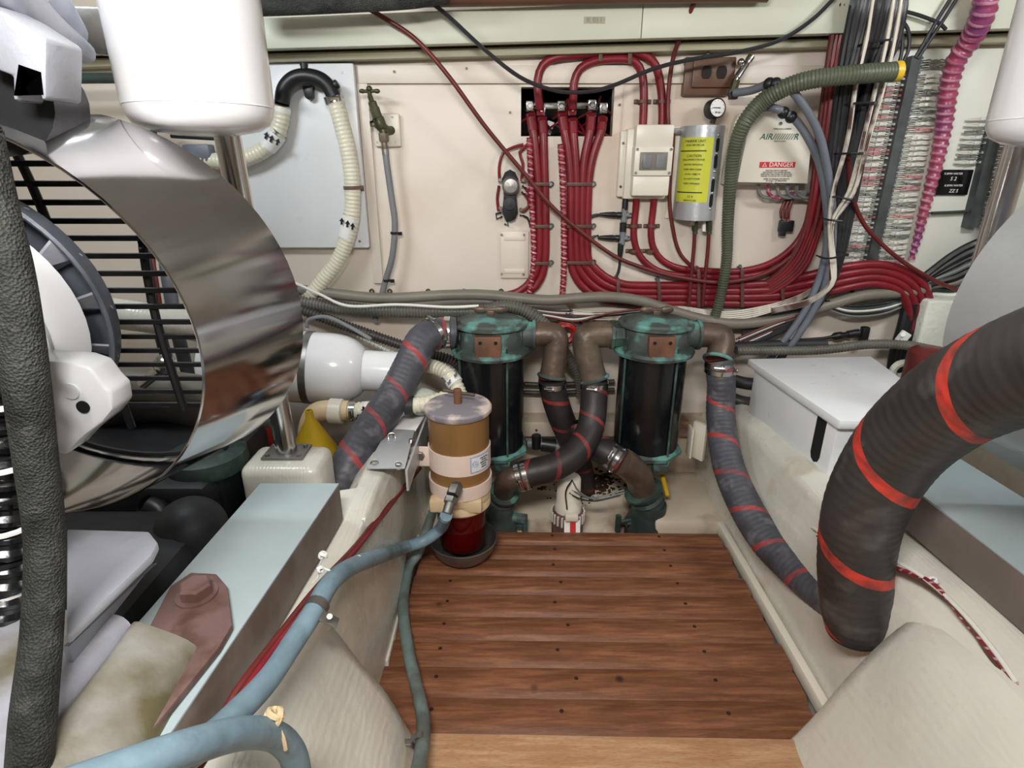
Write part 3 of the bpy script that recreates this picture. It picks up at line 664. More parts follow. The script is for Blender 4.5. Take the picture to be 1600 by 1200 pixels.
for k, q in enumerate(([(894, 750), (884, 768), (886, 796)], [(894, 750), (905, 768), (930, 780), (975, 770)], [(890, 770), (902, 778), (930, 783), (970, 774)], [(893, 765), (905, 772), (925, 778), (975, 766)])):
    obj('lead', G().tube([P(a, b, 1.362 + .004 * k) for a, b in q], .0022, 6), M['wireg'] if k % 2 else wr, bt)
# yellow marker stick
a, b = P(1035, 742, 1.50), P(1043, 775, 1.44)
one('marker_pen', G().cyl(a, b, .007, n=12, bev=.002), M['yellow'], 'small yellow pen leaning beside the right seacock', 'pen')
# cream junction box on stringer
one('junction_box', G().prism([(-.022, -.055), (.022, -.055), (.022, .055), (-.022, .055)], P(1090, 690, 1.46), V((.55, -.83, 0)), Z, (.012, .012, 0), .003).box(P(1078, 690, 1.475), (.006, .04, .09), None, .002), M['cream'], 'small cream junction box between the right strainer and the curved hose', 'box')

g = G(); rg = random.Random(3)
for k in range(420):
    u, v = rg.gauss(915, 26), rg.gauss(756, 12); r_ = ray(u, v); kk = .115 / .26; t_ = (ZF - kk * 1.40 - CAMH) / (r_.z - kk * r_.y); p = CAM + r_ * t_
    if not 1.41 < p.y < 1.65: continue
    s = rg.uniform(.002, .012); g.box(p, (s * rg.uniform(.6, 2), s, .003), Matrix.Rotation(rg.uniform(0, 3), 3, 'Z'))
obj('bilge_grime', g, M['grime'], None, 'dark brown flakes of grime on the bilge behind the white pump', 'dirt', kind='stuff')
# ================= FUEL FILTER =================
fy_ = 1.25; fx_ = P(718, 700, fy_).x
ff = thing('fuel_filter', 'gold and cream fuel filter with red bowl standing over a steel drip dish', 'filter', (fx_, fy_, .03))
zl = P(718, 636, fy_).z
zcan1, zcan0 = P(718, 640, fy_).z, P(718, 742, fy_).z
rF = .072
obj('canister', G().cyl((fx_, fy_, zcan0 - .01), (fx_, fy_, zcan1), rF, n=48), M['gold'], ff)
ld = obj('lid', G().lathe([(0, 0), (rF + .004, 0), (rF + .007, .004), (rF + .007, .013), (rF + .003, .018), (rF * .5, .021), (0, .021)], (fx_, fy_, zcan1 - .004), Z, 48), M['pinkworn'], ff)
obj('t_handle_stem', G().cyl((fx_, fy_, zcan1 + .014), (fx_, fy_, zcan1 + .052), .0095, n=16, bev=.001), M['rust'], ld)
obj('t_handle_bar', G().cyl((fx_ - .034, fy_ + .012, zcan1 + .044), (fx_ + .040, fy_ - .008, zcan1 + .040), .0042, n=10), M['bronze'], ld)
zb1, zb0 = P(718, 692, fy_).z, P(718, 722, fy_).z
bd = obj('clamp_band', G().lathe([(rF, 0), (rF + .003, 0), (rF + .003, zb1 - zb0), (rF, zb1 - zb0), (rF, 0)], (fx_, fy_, zb0), Z, 48), M['pinkw'], ff)
# ears of the clamp to the bracket
e0 = V((fx_ - rF - .001, fy_ - .012, (zb0 + zb1) / 2)); hgt = (zb1 - zb0)
obj('clamp_ear', G().box((fx_ - rF - .024, fy_ - .018, e0.z), (.052, .005, hgt), Matrix.Rotation(-.08, 3, 'Z'), .002).box((fx_ - rF - .051, fy_ + .004, e0.z), (.005, .05, hgt), None, .002), M['pinkw'], ff)
obj('band_bolt', G().hexa((fx_ - rF - .020, fy_ - .022, e0.z + .004), -Yv, .011, .007), M['steel'], ff)
# small label on band (curved)
th0 = math.radians(-62); lg = G()
lg.lathe([(rF + .0031, .006), (rF + .0037, .006), (rF + .0037, hgt - .004), (rF + .0031, hgt - .004)], (fx_, fy_, zb0), Z, 12, arc=.12, ph=0)
def cyl_label(parent, cx, cy, R, z0, z1, a0, a1, m, name='label', th=.0006, n=12):
    g = G(); S = []
    for k in range(n + 1):
        a = a0 + (a1 - a0) * k / n; e = V((math.cos(a), math.sin(a), 0)); c = V((cx, cy, 0))
        S.append([c + e * R + Z * z0, c + e * (R + th) + Z * z0, c + e * (R + th) + Z * z1, c + e * R + Z * z1])
    g.loft(S); return obj(name, g, M[m], parent)
lb = cyl_label(bd, fx_, fy_, rF + .0031, zb0 + .006, zb1 - .004, math.radians(-66), math.radians(-22), 'blueprint')
cyl_label(lb, fx_, fy_, rF + .0038, zb0 + .009, zb1 - .007, math.radians(-64), math.radians(-24), 'whiteb', 'print_field', .0003)
e = V((math.cos(math.radians(-57)), math.sin(math.radians(-57)), 0)); tx = V((-e.y, e.x, 0))
text('certification_mark', 'UL', M['blueprint'], bd, V((fx_, fy_, (zb0 + zb1) / 2 + .003)) + e * (rF + .0048), tx, Z, .011)
obj('certification_ring', G().torus(V((fx_, fy_, (zb0 + zb1) / 2 + .003)) + e * (rF + .0046), e, .0075, .0006, 20, 4), M['blueprint'], bd)
e = V((math.cos(math.radians(-38)), math.sin(math.radians(-38)), 0)); tx = V((-e.y, e.x, 0))
for k in range(5): text('small_print', ('FUEL FILTER', 'WATER', 'SEPARATOR', 'MARINE', 'SERVICE')[k], M['darkprint'], bd, V((fx_, fy_, zb1 - .012 - k * .006)) + e * (rF + .0048), tx, Z, .0045)
# lower head
hz1_, hz0_ = P(718, 745, fy_).z, P(718, 786, fy_).z
obj('lower_collar', G().lathe([(rF, 0), (rF + .004, 0), (rF + .005, .02), (rF + .005, .035), (rF + .001, .035), (rF, .0)], (fx_, fy_, zcan0 - .03), Z, 48), M['pinkw'], ff)
hd_ = obj('filter_head', G().lathe([(0, 0), (rF - .004, 0), (rF + .001, .006), (rF + .001, .020), (rF - .003, .026), (rF + .001, .031), (rF + .001, hz1_ - hz0_), (0, hz1_ - hz0_)], (fx_, fy_, hz0_), Z, 40).box((fx_ - .045, fy_ - .055, (hz0_ + hz1_) / 2 - .004), (.05, .03, .034), None, .005).box((fx_ + .03, fy_ - .06, (hz0_ + hz1_) / 2 - .006), (.05, .02, .034), None, .005), M['yellowed'], ff)
bz0 = P(718, 848, fy_).z
obj('bowl', G().lathe([(0, 0), (rF - .022, .002), (rF - .014, .012), (rF - .009, hz0_ - bz0), (0, hz0_ - bz0)], (fx_, fy_, bz0), Z, 36), M['redfuel'], ff)
obj('bowl_core', G().cyl((fx_, fy_, bz0 + .008), (fx_, fy_, hz0_), .034, n=20), M['redplas'], ff)
obj('bowl_drain', G().cyl((fx_, fy_, bz0 - .012), (fx_, fy_, bz0 + .003), .012, n=12), M['black'], ff)
# fitting
f0, f1, f2 = P(712, 762, fy_ - rF - .01), P(706, 778, fy_ - rF - .035), P(698, 803, fy_ - rF - .065)
ft_ = obj('hose_fitting', G().cyl(P(716, 755, fy_ - rF + .02), f0, .014, n=8).hexa(f0, f1 - f0, .017, .022).cyl(f1, f2, .0125, .011, 12), M['steel'], ff)
obj('fitting_nut', G().hexa(f1, f2 - f1, .0165, .014), M['steel'], ff)
# drip dish
dz = .0012; dR = .079
one('drip_dish', G().lathe([(0, 0), (.045, .0), (.066, .010), (.078, .028), (.084, .052), (.087, .054), (.084, .055), (.075, .030), (.062, .014), (.04, .006), (0, .006)], (fx_ + .002, fy_ - .005, .0015), Z, 56), M['steel'], 'round steel drip dish under the gold fuel filter', 'dish')
# bracket
zpl = .332
bk = thing('filter_bracket', 'grey metal plate bracket bolted on the left stringer beside the gold filter', 'bracket', (-.29, 1.2, zpl))
def pz_poly(pix, z): return [PZ(u, v, z) for u, v in pix]
q = pz_poly([(572, 733), (633, 733), (634, 676), (606, 672)], zpl + .004); o = q[0]
q[2] = PZ(648, 674, zpl + .004)
obj('mount_plate', G().prism([((p - o).x, (p - o).y) for p in q], o, X, Yv, (0, 0, .004), .001), M['platelight'], bk)
q = pz_poly([(606, 674), (650, 674), (666, 648), (630, 652)], zpl + .002); o = q[0]
obj('rear_plate', G().prism([((p - o).x, (p - o).y) for p in q], o, X, Yv, (0, 0, .004), .001), M['tape'], bk)
a, b = PZ(633, 735, zpl + .006), PZ(664, 652, zpl + .006); d = b - a
obj('angle_leg', G().loft([[a, a + V((.005, 0, 0)), a + V((.005, 0, -.05)), a + V((0, 0, -.05))], [b, b + V((.005, 0, 0)), b + V((.005, 0, -.05)), b + V((0, 0, -.05))]]), M['platelight'], bk)
for u, v in ((612, 682), (585, 724), (623, 727)): obj('bolt', G().cyl(PZ(u, v, zpl + .008), PZ(u, v, zpl + .0095), .010, n=16).hexa(PZ(u, v, zpl + .0095), Z, .0075, .006), M['chrome'], bk)
for u, v in ((638, 712), (640, 690)): obj('bolt', G().hexa(P(u, v, 1.22), V((1, -.2, 0)), .008, .008), M['chrome'], bk)

# ================= BLUE HOSES, RED WIRES =================
xs = -.252
pts = [f2 + (f2 - f1) * .1, P(688, 826, 1.165), P(662, 845, 1.14), P(630, 856, 1.12), PX(590, 870, -.248), PX(548, 886, -.256), PX(515, 912, -.262), PX(490, 955, -.268), PX(455, 1008, -.276), PX(415, 1066, -.283), PX(372, 1112, -.29), PX(318, 1162, -.296), PX(240, 1215, -.30)]
hose('fuel_hose', pts, .0142, 'bluehose', 'pale blue hose running from the gold filter fitting down the left stringer', n=16)
pts = [PX(60, 1250, -.34), PX(200, 1200, -.30), PX(300, 1166, -.276), PX(375, 1146, -.262), PX(428, 1150, -.255), PX(458, 1180, -.248), PX(470, 1240, -.245)]
hose('fuel_hose', pts, .0152, 'bluehose', 'pale blue hose looping over at the bottom left, tied with cream cord', n=16)
pts = [PZ(676, 800, .10), PZ(655, 860, .05), PZ(638, 888, .03), PZ(630, 945, .02), PZ(637, 1010, .022), PZ(650, 1070, .03), PZ(661, 1120, .04), PZ(659, 1170, .05), PZ(645, 1240, .06)]
hh = hose('drain_hose', pts, .0122, 'tealhose', 'grey green hose lying along the left edge of the teak grating', n=14)
band(hh, PZ(655, 1158, .048), (.15, -1, .1), .0125, .012, 'steel', False, 'hose_strap')
obj('strap_tab', G().box(PZ(636, 1160, .045), (.02, .012, .003), None, .001), M['steel'], hh)
for k, (dx, dzv, mm) in enumerate(((0, 0, 'red'), (.006, .006, 'red'), (-.004, .010, 'dred'))):
    pts = [PX(655 , 733, -.262), PX(610, 790, -.270), PX(560, 853, -.276), PX(500, 925, -.284), PX(432, 1006, -.292), PX(372, 1095, -.302), PX(330, 1165, -.312), PX(290, 1230, -.318)]
    pts = [p + V((dx * .5, 0, dzv * (1 if i % 2 else .4))) for i, p in enumerate(pts)]
    one('red_wire', G().tube(pts, .0048, 8, .02), M[mm], ('lowest red wire along the left stringer beside the blue hose', 'upper red wire along the left stringer beside the blue hose', 'darkest red wire along the left stringer beside the blue hose')[k], 'wire')
p = PX(500, 962, -.266); hs_ = thing('hose_strap', 'steel P-clip holding the pale blue hose on the left stringer', 'clip', p)
band(hs_, PX(494, 950, -.267), PX(490, 955, -.268) - PX(515, 912, -.262), .0146, .014, 'steel', False, 'strap_loop')
obj('strap_tab', G().box(PX(514, 968, -.245), (.026, .018, .003), Matrix.Rotation(.6, 3, 'Y'), .001).cyl(PX(515, 967, -.243), PX(515, 963, -.240), .004, n=8), M['steel'], hs_)
def knot(p, s, label):
    g = G(); p = V(p); rnd = random.Random(int(p.x * 9999))
    for k in range(3):
        ax_ = V((rnd.uniform(-1, 1), rnd.uniform(-1, 1), rnd.uniform(-1, 1))).normalized(); g.torus(p + ax_ * s * .3, ax_, s * .7, s * .3, 12, 6)
    g.tube([p, p + V((rnd.uniform(-.5, .5), -.3, -1)) * s * 2, p + V((rnd.uniform(-1, 1), -.3, -1.6)) * s * 2.2], s * .2, 6)
    return one('cord_knot', g, M['yellowed'] if s > .009 else M['tape'], label, 'knot')
knot(PX(428, 1120, -.25), .011, 'cream cord knot tying the two pale blue hoses together')
knot(PX(505, 868, -.275), .007, 'white cord knot on the red wires beside the steel engine bed')
knot(PX(568, 812, -.268), .005, 'small white cord knot above the red wires nearest the filter bracket')
knot(PX(560, 872, -.252), .005, 'cream cord knot where the pale blue hose bends')
knot(PX(500, 890, -.28), .006, 'white cord knot just below the one beside the steel bed')
knot(P(95, 1188, .50), .012, 'cream cord knot at the bottom left under the silver sump')
knot(PX(1458, 908, .665), .008, 'white cord knot on the wires of the right stringer')
# right stringer wires
wl = [(1118, 640, .625), (1160, 725, .628), (1215, 785, .634), (1270, 827, .632), (1330, 860, .63), (1405, 886, .64), (1460, 915, .658), (1510, 965, .664), (1560, 1030, .668), (1610, 1092, .672), (1680, 1170, .676)]
for k, (m_, dz_, lb_) in enumerate((('redspiral', 0, 'pink red wrapped wire along the edge of the right stringer'), ('wirew', .004, 'white wire twisted along the edge of the right stringer'), ('blackclamp', -.003, 'dark brown wire along the edge of the right stringer'))):
    pts = [PX(u, v, x - .004) + V((-.003, 0, dz_ + .004 * math.sin(i * 2.4 + k * 2))) for i, (u, v, x) in enumerate(wl)]
    one('stringer_wire', G().tube(pts, .0035, 8, .015), M[m_], lb_, 'wire')

# ================= RIGHT WHITE BOX =================
bz = .452
q = pz_poly([(1168, 560), (1312, 657), (1500, 657), (1362, 556)], bz); o = q[0]
wb = thing('battery_box', 'white painted box with rounded lid and dark slot on the right stringer', 'box', ((q[0].x + q[2].x) / 2, (q[0].y + q[1].y) / 2, .30))
obj('lid', G().prism([((p - o).x, (p - o).y) for p in q], o - Z * .022, X, Yv, (0, 0, .022), .006), M['whiteb'], wb)
qi = [V((p.x * .90 + (q[0].x + q[2].x) / 2 * .10, p.y * .90 + (q[0].y + q[1].y) / 2 * .10, 0)) for p in q]; o2 = qi[0]; o2.z = .22
obj('box_body', G().prism([((p - o2).x, (p - o2).y) for p in qi], o2, X, Yv, (0, 0, bz - .024 - .22), .004), M['whiteb'], wb)
pa, pb = qi[0].copy(), qi[1].copy(); f_ = (pb - pa); f_.z = 0; nrm = V((f_.y, -f_.x, 0)).normalized(); nrm = nrm if nrm.x < 0 else -nrm
cs = pa + f_ * .86; cs.z = .375
ul = f_.normalized()
obj('cable_slot', G().prism([(-.017, -.04), (-.012, -.052), (0, -.058), (.012, -.052), (.017, -.04), (.017, .048), (-.017, .048)], cs + nrm * .0012, ul, Z, nrm * -.003), M['blackhole'], wb)
# ================= LEFT CLUTTER =================
mc = P(500, 570, 1.42); mu = thing('exhaust_muffler', 'big glossy white muffler narrowing to a pipe behind the steel band', 'muffler', mc)
a = P(330, 566, 1.42); b = P(690, 585, 1.46); d = (b - a).normalized()
def al(u): return (P(u, 572, 1.43) - a).dot(d)
Rb, Rs = .094, .054
obj('muffler_body', G().lathe([(0, 0), (Rb, 0), (Rb, al(515)), (Rb * .98, al(528)), (Rb * .93, al(541)), (Rb * .85, al(552)), (Rb * .74, al(561)), (Rb * .62, al(567)), (0, al(568))], a, d, 48), M['white'], mu)
obj('muffler_neck', G().lathe([(0, al(560)), (Rs + .003, al(556)), (Rs + .004, al(566)), (Rs, al(568)), (Rs, al(620)), (Rs, al(648)), (0, al(648))], a, d, 40), M['white'], mu)
band(mu, a + d * al(484), d, Rb, .018, 'steel', False, 'steel_strap')
# second white elbow lump
one('wrapped_elbow', G().sph(P(658, 628, 1.40), .045, 20, (1.1, 1, .8)), M['foam'], 'white wrapped pipe elbow behind the fuel filter', 'pipe')
wh = hose('ivory_hose', PL([(540, 642, 1.32), (580, 640, 1.32), (625, 636, 1.33), (668, 630, 1.34), (700, 622, 1.36)]), .021, 'whitehose', 'ivory ribbed hose leading left from behind the fuel filter', corr=(.012, .0022), n=20)
band(wh, P(552, 642, 1.32), (1, 0, 0), .022, .014); band(wh, P(640, 634, 1.332), (1, 0, 0), .022, .022, 'rubber', False, 'black_wrap')
tp = obj('tape_wrap', G().tube(PL([(560, 642, 1.32), (600, 639, 1.325)]), .0225, 20), M['tape'], wh)
def arrow(parent, o, ax_, ay_, s, m='black'):
    pl2 = [(-.5, .0), (0, .7), (.5, .0), (.2, .0), (.2, -.6), (-.2, -.6), (-.2, .0)]
    return obj('arrow_mark', G().prism([(p[0] * s, p[1] * s) for p in pl2], o, ax_, ay_, V(ax_).cross(V(ay_)) * .0008), M[m], parent)
arrow(tp, P(568, 640, 1.2968), X, -X.cross(Yv), .013); arrow(tp, P(590, 641, 1.299), X, -X.cross(Yv), .013)
el = thing('pipe_elbow', 'cream plastic pipe elbow above the yellow funnel', 'pipe', P(500, 660, 1.32))
obj('elbow_body', G().tube(PL([(482, 690, 1.32), (484, 664, 1.32), (494, 646, 1.32), (515, 641, 1.32), (545, 642, 1.32)]), .026, 20, .005), M['yellowed'], el)
obj('elbow_socket', G().cyl(P(515, 642, 1.32), P(536, 643, 1.32), .032, n=24, bev=.002), M['cream'], el)
fp = P(490, 700, 1.22)
one('funnel', G().lathe([(.070, 0), (.072, 0), (.072, .004), (.010, .12), (.009, .14), (.007, .14), (.008, .12), (.069, .004), (.070, 0)], P(494, 724, 1.24), Z, 32), M['yellow'], 'yellow plastic funnel standing upside down beside the steel post', 'funnel')
one('red_canister', G().lathe([(0, 0), (.055, 0), (.058, .01), (.058, .14), (.05, .155), (.03, .16), (0, .16)], P(410, 730, 1.32), Z, 28), M['redplas'], 'red canister partly hidden behind the left steel post', 'canister')
# left open strainer
ls = P(325, 720, 1.08)
t = thing('sea_strainer', 'open green bronze strainer without lid under the left fan band', 'strainer', (ls.x, 1.08, .15))
zz = P(325, 722, 1.08).z
obj('sight_glass', G().cyl((ls.x, 1.08, zz - .16), (ls.x, 1.08, zz - .01), .065, n=32), M['glassd'], t)
obj('head_casting', G().lathe([(.045, .03), (.060, .032), (.078, .024), (.080, .0), (.074, -.012), (.04, -.012), (.045, .0), (.045, .03)], (ls.x, 1.08, zz), Z, 36), M['verdd'], t)
obj('inner_basket', G().lathe([(0, 0), (.044, 0)], (ls.x, 1.08, zz + .008), Z, 24), M['steel'], t)
for k in range(3):
    e = V((math.cos(.1 + k * 2.09), math.sin(.1 + k * 2.09), 0)) * .074; obj('tie_rod', G().cyl(V((ls.x, 1.08, zz - .16)) + e, V((ls.x, 1.08, zz + .01)) + e, .005, n=8), M['bronze'], t)
obj('side_elbow', G().tube(PL([(352, 690, 1.12), (372, 664, 1.15), (400, 652, 1.18), (418, 652, 1.20)]), .024, 18, .006), M['greyhose'], t)
one('rubber_dome', G().sph(P(300, 828, .90), .062, 32, (1, 1, 1.0)), M['rubber'], 'round black rubber dome between the left engine and its bed', 'rubber boot')
hose('black_pipe', PL([(228, 790, .97), (250, 800, .96), (262, 830, .94), (262, 880, .92)]), .022, 'black', 'short black bent pipe beside the black rubber dome', 'pipe')
# stuff visible through the grille
hose('lagged_hose', PL([(-80, 520, 1.3), (60, 480, 1.3), (180, 490, 1.3), (280, 505, 1.35), (340, 520, 1.4)]), .035, 'fibre', 'pale lagged pipe seen through the left fan grille', 'pipe')
hose('grey_pipe', PL([(-60, 600, 1.25), (100, 585, 1.25), (220, 600, 1.25), (340, 615, 1.3)]), .04, 'grey', 'thick grey pipe seen low through the left fan grille', 'pipe')
hose('grey_pipe', PL([(150, 640, 1.3), (260, 628, 1.3), (360, 655, 1.3)]), .05, 'ribdark', 'dark pipe lying beneath the thick grey one behind the grille', 'pipe')
hose('dark_hose', PL([(222, 170, 1.5), (236, 220, 1.5), (232, 380, 1.45), (245, 500, 1.42), (285, 640, 1.40)]), .014, 'rubber', 'left of two dark hoses dropping behind the fan grille')
hose('dark_hose', PL([(205, 90, 1.55), (245, 300, 1.5), (262, 430, 1.45), (280, 530, 1.42), (310, 640, 1.40)]), .016, 'bluegrey', 'right of two dark hoses dropping behind the fan grille')
hose('red_wire', PL([(235, 380, 1.40), (250, 470, 1.38), (262, 560, 1.38), (270, 640, 1.38)]), .004, 'dred', 'dark red wire between the two hoses behind the fan grille', 'wire', n=8)
one('chrome_valve', G().cyl(P(222, 600, 1.2), P(262, 570, 1.2), .012, n=16).sph(P(258, 570, 1.2), .024, 16), M['chrome'], 'small chrome valve glinting behind the fan grille', 'valve')
one('machinery', G().box2((-1.15, .98, ZF), (-.60, 1.40, .36), .02).box2((-.95, .35, ZF), (-.56, .95, .34), .03), M['rubber'], 'dark gearbox block added low behind the left fan band', 'machinery')  # dark block added so the space here stays dark instead of pale floor

# ================= WALL: LEFT =================
g = G(); q = [W(330, 96, .01), W(553, 100, .01), W(580, 386, .01), W(330, 390, .01)]; o = q[3]
x0, x1 = q[0].x, (q[1].x + q[2].x) / 2 ; zz0, zz1 = q[2].z, q[1].z
pb_ = one('laminate_panel', G().box2((x0, YW - .028, zz0), (x1, YW - .001, zz1), .004), M['whiteb'], 'large white laminate board behind the looped ivory hose', 'panel')
for u, v in ((537, 113), (555, 248), (565, 377)): p = W(u - 3, v, .028); obj('screw', G().cyl(p + Yv * .002, p - Yv * .0012, .0038, n=8), M['steel'], pb_)
def WT(pts, d): return [W(u, v, d) for u, v in pts]
# vented loop
D = .065
vt = thing('vented_loop', 'black plastic vented loop elbow at the top of the white board', 'elbow', W(480, 130, D))
vb = obj('loop_body', G().tube(WT([(440, 165), (444, 140), (458, 124), (478, 119), (500, 124), (514, 136), (522, 152)], D), .0185, 20, .006), M['black'], vt)
obj('vent_stub', G().cyl(W(476, 120, D), W(475, 101, D), .009, n=14, bev=.002).cyl(W(475, 104, D), W(475, 99, D), .010, n=14), M['black'], vt)
obj('mount_ear', G().prism([(-.014, .012), (.014, .012), (.010, -.016), (0, -.022), (-.010, -.016)], W(485, 143, .03), X, Z, (0, -.02, 0), .003), M['black'], vt)
obj('cap', G().cyl(W(514, 140, D), W(528, 130, D), .011, n=12, bev=.002), M['black'], vt)
wl_ = hose('ivory_hose', WT([(522, 150), (533, 190), (545, 240), (551, 295), (548, 350), (532, 400), (503, 440), (470, 478), (440, 505)], .055), .0215, 'whitehose', 'ivory ribbed hose curving down the right edge of the white board', corr=(.010, .0012), n=20)
band(wl_, W(522, 156, .055), W(533, 190) - W(522, 150), .023, .016)
tp = obj('tape_wrap', G().tube(WT([(549.5, 335), (546, 352), (541, 372)], .055), .0228, 20), M['tape'], wl_)
for u, v in ((534, 346), (543, 350), (551, 354)): arrow(tp, W(u, v, .0795), V((1, 0, -.2)).normalized(), V((.2, 0, 1)), .014)
tp = obj('tape_wrap', G().tube(WT([(522, 152), (525, 162)], .055), .0228, 20), M['tape'], wl_)
pc = obj('pipe_clip', G().torus(W(551, 293, .055), V((.02, 0, -1)), .0235, .0012, 24, 4, sq=5), M['rustplate'], wl_)
obj('clip_tab', G().box(W(563, 294, .034), (.02, .004, .014), None, .001), M['rustplate'], wl_)
wr_ = hose('ivory_hose', WT([(441, 165), (438, 195), (425, 222), (402, 240), (372, 250), (340, 252), (300, 245)], .06), .0205, 'whitehose', 'ivory ribbed hose curling left from the black loop toward the post', corr=(.010, .0012), n=20)
tp = obj('tape_wrap', G().tube(WT([(437, 205), (430, 216), (418, 230)], .06), .0222, 20), M['tape'], wr_)
for u, v in ((416, 212), (424, 217), (434, 222)): arrow(tp, W(u, v, .085), V((1, 0, -.5)).normalized(), V((.5, 0, 1)).normalized(), .014)
tp = obj('tape_wrap', G().tube(WT([(441, 165), (440, 176)], .06), .0222, 20), M['tape'], wr_)
# small blue-black valve behind post
vv = thing('lever_valve', 'dark blue lever valve half hidden behind the steel post', 'valve', W(310, 240, .05))
obj('valve_body', G().box(W(312, 240, .06), (.07, .04, .045), None, .006), M['bluegrey'], vv)
obj('lever', G().box(W(302, 214, .08), (.11, .02, .012), Matrix.Rotation(.05, 3, 'Y'), .003), M['black'], vv)
# tap
tpn = thing('tap_plate', 'small white backing plate carrying the green brass tap', 'plate', W(605, 215, .01))
obj('plate', G().box((W(606, 205).x, YW - .008, W(606, 204).z), (.072, .016, .082), None, .006), M['cream'], tpn)
for u, v in ((613, 183), (589, 222), (618, 222)): obj('screw', G().cyl(W(u, v, .016), W(u, v, .0175), .003, n=8), M['steel'], tpn)
tap = thing('garden_tap', 'old greenish brass tap with cross handle on the small white plate', 'tap', W(600, 215, .03))
hd2 = W(577, 142, .06)
g = G().cyl(W(564, 143, .06), W(591, 142, .06), .0042, n=10)
for u in (566, 589): g.sph(W(u, 142.5, .06), .007, 10, (1.2, .8, .8))
g.cyl(W(577, 136, .06), W(578, 152, .058), .0055, n=10).sph(W(577, 139, .06), .008, 10)
obj('cross_handle', g, M['brass'], tap)
obj('spindle', G().lathe([(0, 0), (.0065, 0), (.0065, .012), (.011, .014), (.011, .026), (.013, .03), (.013, .05), (.016, .055), (.016, .075), (0, .075)], W(578, 150, .058), W(592, 190, .05) - W(578, 150, .058), 8), M['brass'], tap)
obj('tap_body', G().tube([W(590, 186, .05), W(596, 198, .05), W(606, 203, .03), W(612, 204, .01)], [.016, .014, .010, .012], 14, .006), M['brass'], tap)
obj('spout', G().tube([W(584, 190, .05), W(585, 197, .052)], .011, 12).tube([W(596, 198, .05), W(600, 208, .05)], .011, 12), M['brass'], tap)
obj('hose_fitting', G().hexa(W(599, 208, .05), W(601, 218) - W(600, 208), .013, .022).cyl(W(600, 222, .05), W(602, 232, .05), .008, n=10), M['bronze'], tap)
hh = hose('grey_tap_hose', WT([(601, 228), (605, 260), (612, 310), (617, 350), (613, 400), (602, 440), (593, 475), (586, 500)], .045), .0088, 'greyhose', 'thin grey hose hanging from the brass tap', n=12)
obj('hose_ferrule', G().cyl(W(601, 228, .045), W(603, 242, .045), .0095, n=12), M['steel'], hh)
for u, v in ((616, 364), (604, 438)): obj('pipe_clip', G().torus(W(u, v, .045), Z, .0095, .0016, 16, 4, sq=3).box(W(u + 9, v + 1, .03), (.012, .006, .009)), M['black'], hh)

# ================= CONDUITS ACROSS THE WALL =================
hose('smooth_conduit', WT([(462, 452), (520, 459), (600, 466), (700, 461), (760, 461), (850, 469), (900, 466), (950, 464), (1000, 470), (1050, 486), (1110, 502), (1160, 506), (1220, 498), (1290, 478), (1350, 462), (1420, 456), (1450, 450)], .055), .0155, 'grey', 'smooth grey conduit running the whole width above the strainers', n=16)
hose('ribbed_conduit', WT([(460, 470), (540, 482), (640, 487), (740, 487), (790, 478), (830, 490), (862, 520), (888, 560), (905, 585), (910, 620)], .075), .0185, 'ribgrey', 'grey ribbed conduit dropping between the two strainers', corr=(.0088, .0030), n=16)
hose('ribbed_conduit', WT([(455, 478), (520, 502), (600, 530), (660, 550), (710, 566), (735, 600), (745, 640)], .09), .0155, 'ribdark', 'dark ribbed conduit slanting down behind the white muffler', corr=(.0088, .0030), n=16)
hose('twisted_rope', WT([(530, 510), (580, 535), (640, 565), (665, 580)], .07), .008, 'wirew', 'pale twisted cord just under the slanting dark conduit', 'cord', corr=(.012, .003), n=8)
hose('vent_tube', WT([(430, 436), (460, 442), (500, 460), (545, 478), (620, 476), (700, 480), (748, 478)], .11), .0042, 'wirew', 'thin clear tube lying over the conduits at the left', 'tube', n=8)
hose('clear_tube_loop', PL([(480, 515, 1.5), (482, 500, 1.5), (510, 495, 1.5), (545, 510, 1.48), (580, 530, 1.46)]), .005, 'greyhose', 'thin grey tube looping over the white muffler', 'tube', n=8)
wv2 = hose('ivory_hose', PL([(650, 570, 1.5), (680, 574, 1.47), (705, 590, 1.44), (722, 625, 1.42), (728, 660, 1.42)]), .020, 'whitehose', 'short ivory ribbed hose dipping behind the gold filter lid', corr=(.010, .002), n=20)
tp = obj('tape_wrap', G().tube(PL([(700, 585, 1.445), (712, 600, 1.43)]), .0225, 20), M['tape'], wv2)
arrow(tp, P(702, 597, 1.412), X, V((-.3, -.5, -.8)).normalized(), .012); arrow(tp, P(712, 585, 1.412), X, V((-.3, -.5, -.8)).normalized(), .012)
for k in range(6):
    hose('black_wire', WT([(800, 478 + k * 1.5), (860, 486 + k * 2), (900, 487 + k * 3), (950, 495 - k), (1010, 492 - k * 2)], .03 + .006 * k), .003, ('wired', 'wirew', 'dred')[k % 3], 'thin wires sagging between the strainers under the smooth conduit', 'wire', n=6, group='thin wires under the smooth conduit')
for k in range(5):
    hose('white_wire', WT([(890, 484 + k * 3), (930, 488 + k * 3), (980, 486 + k * 3), (1060, 480 + k * 2), (1130, 488 + k * 3), (1200, 478 + k * 3), (1250, 462 + k * 2), (1290, 440 + k)], .028 + .004 * k), .0042, 'cablew', 'pale striped cables bundled below the red horizontals', 'cable', n=6, group='pale striped cable bundle')
c_ = one('coiled_red_wire', G().torus(W(883, 520, .04), (0.2, 1, .1), .030, .008, 24, 6).torus(W(883, 522, .05), (-.2, 1, .1), .026, .008, 24, 6), M['redplas'], 'small coil of red wire hanging between the strainers', 'wire')
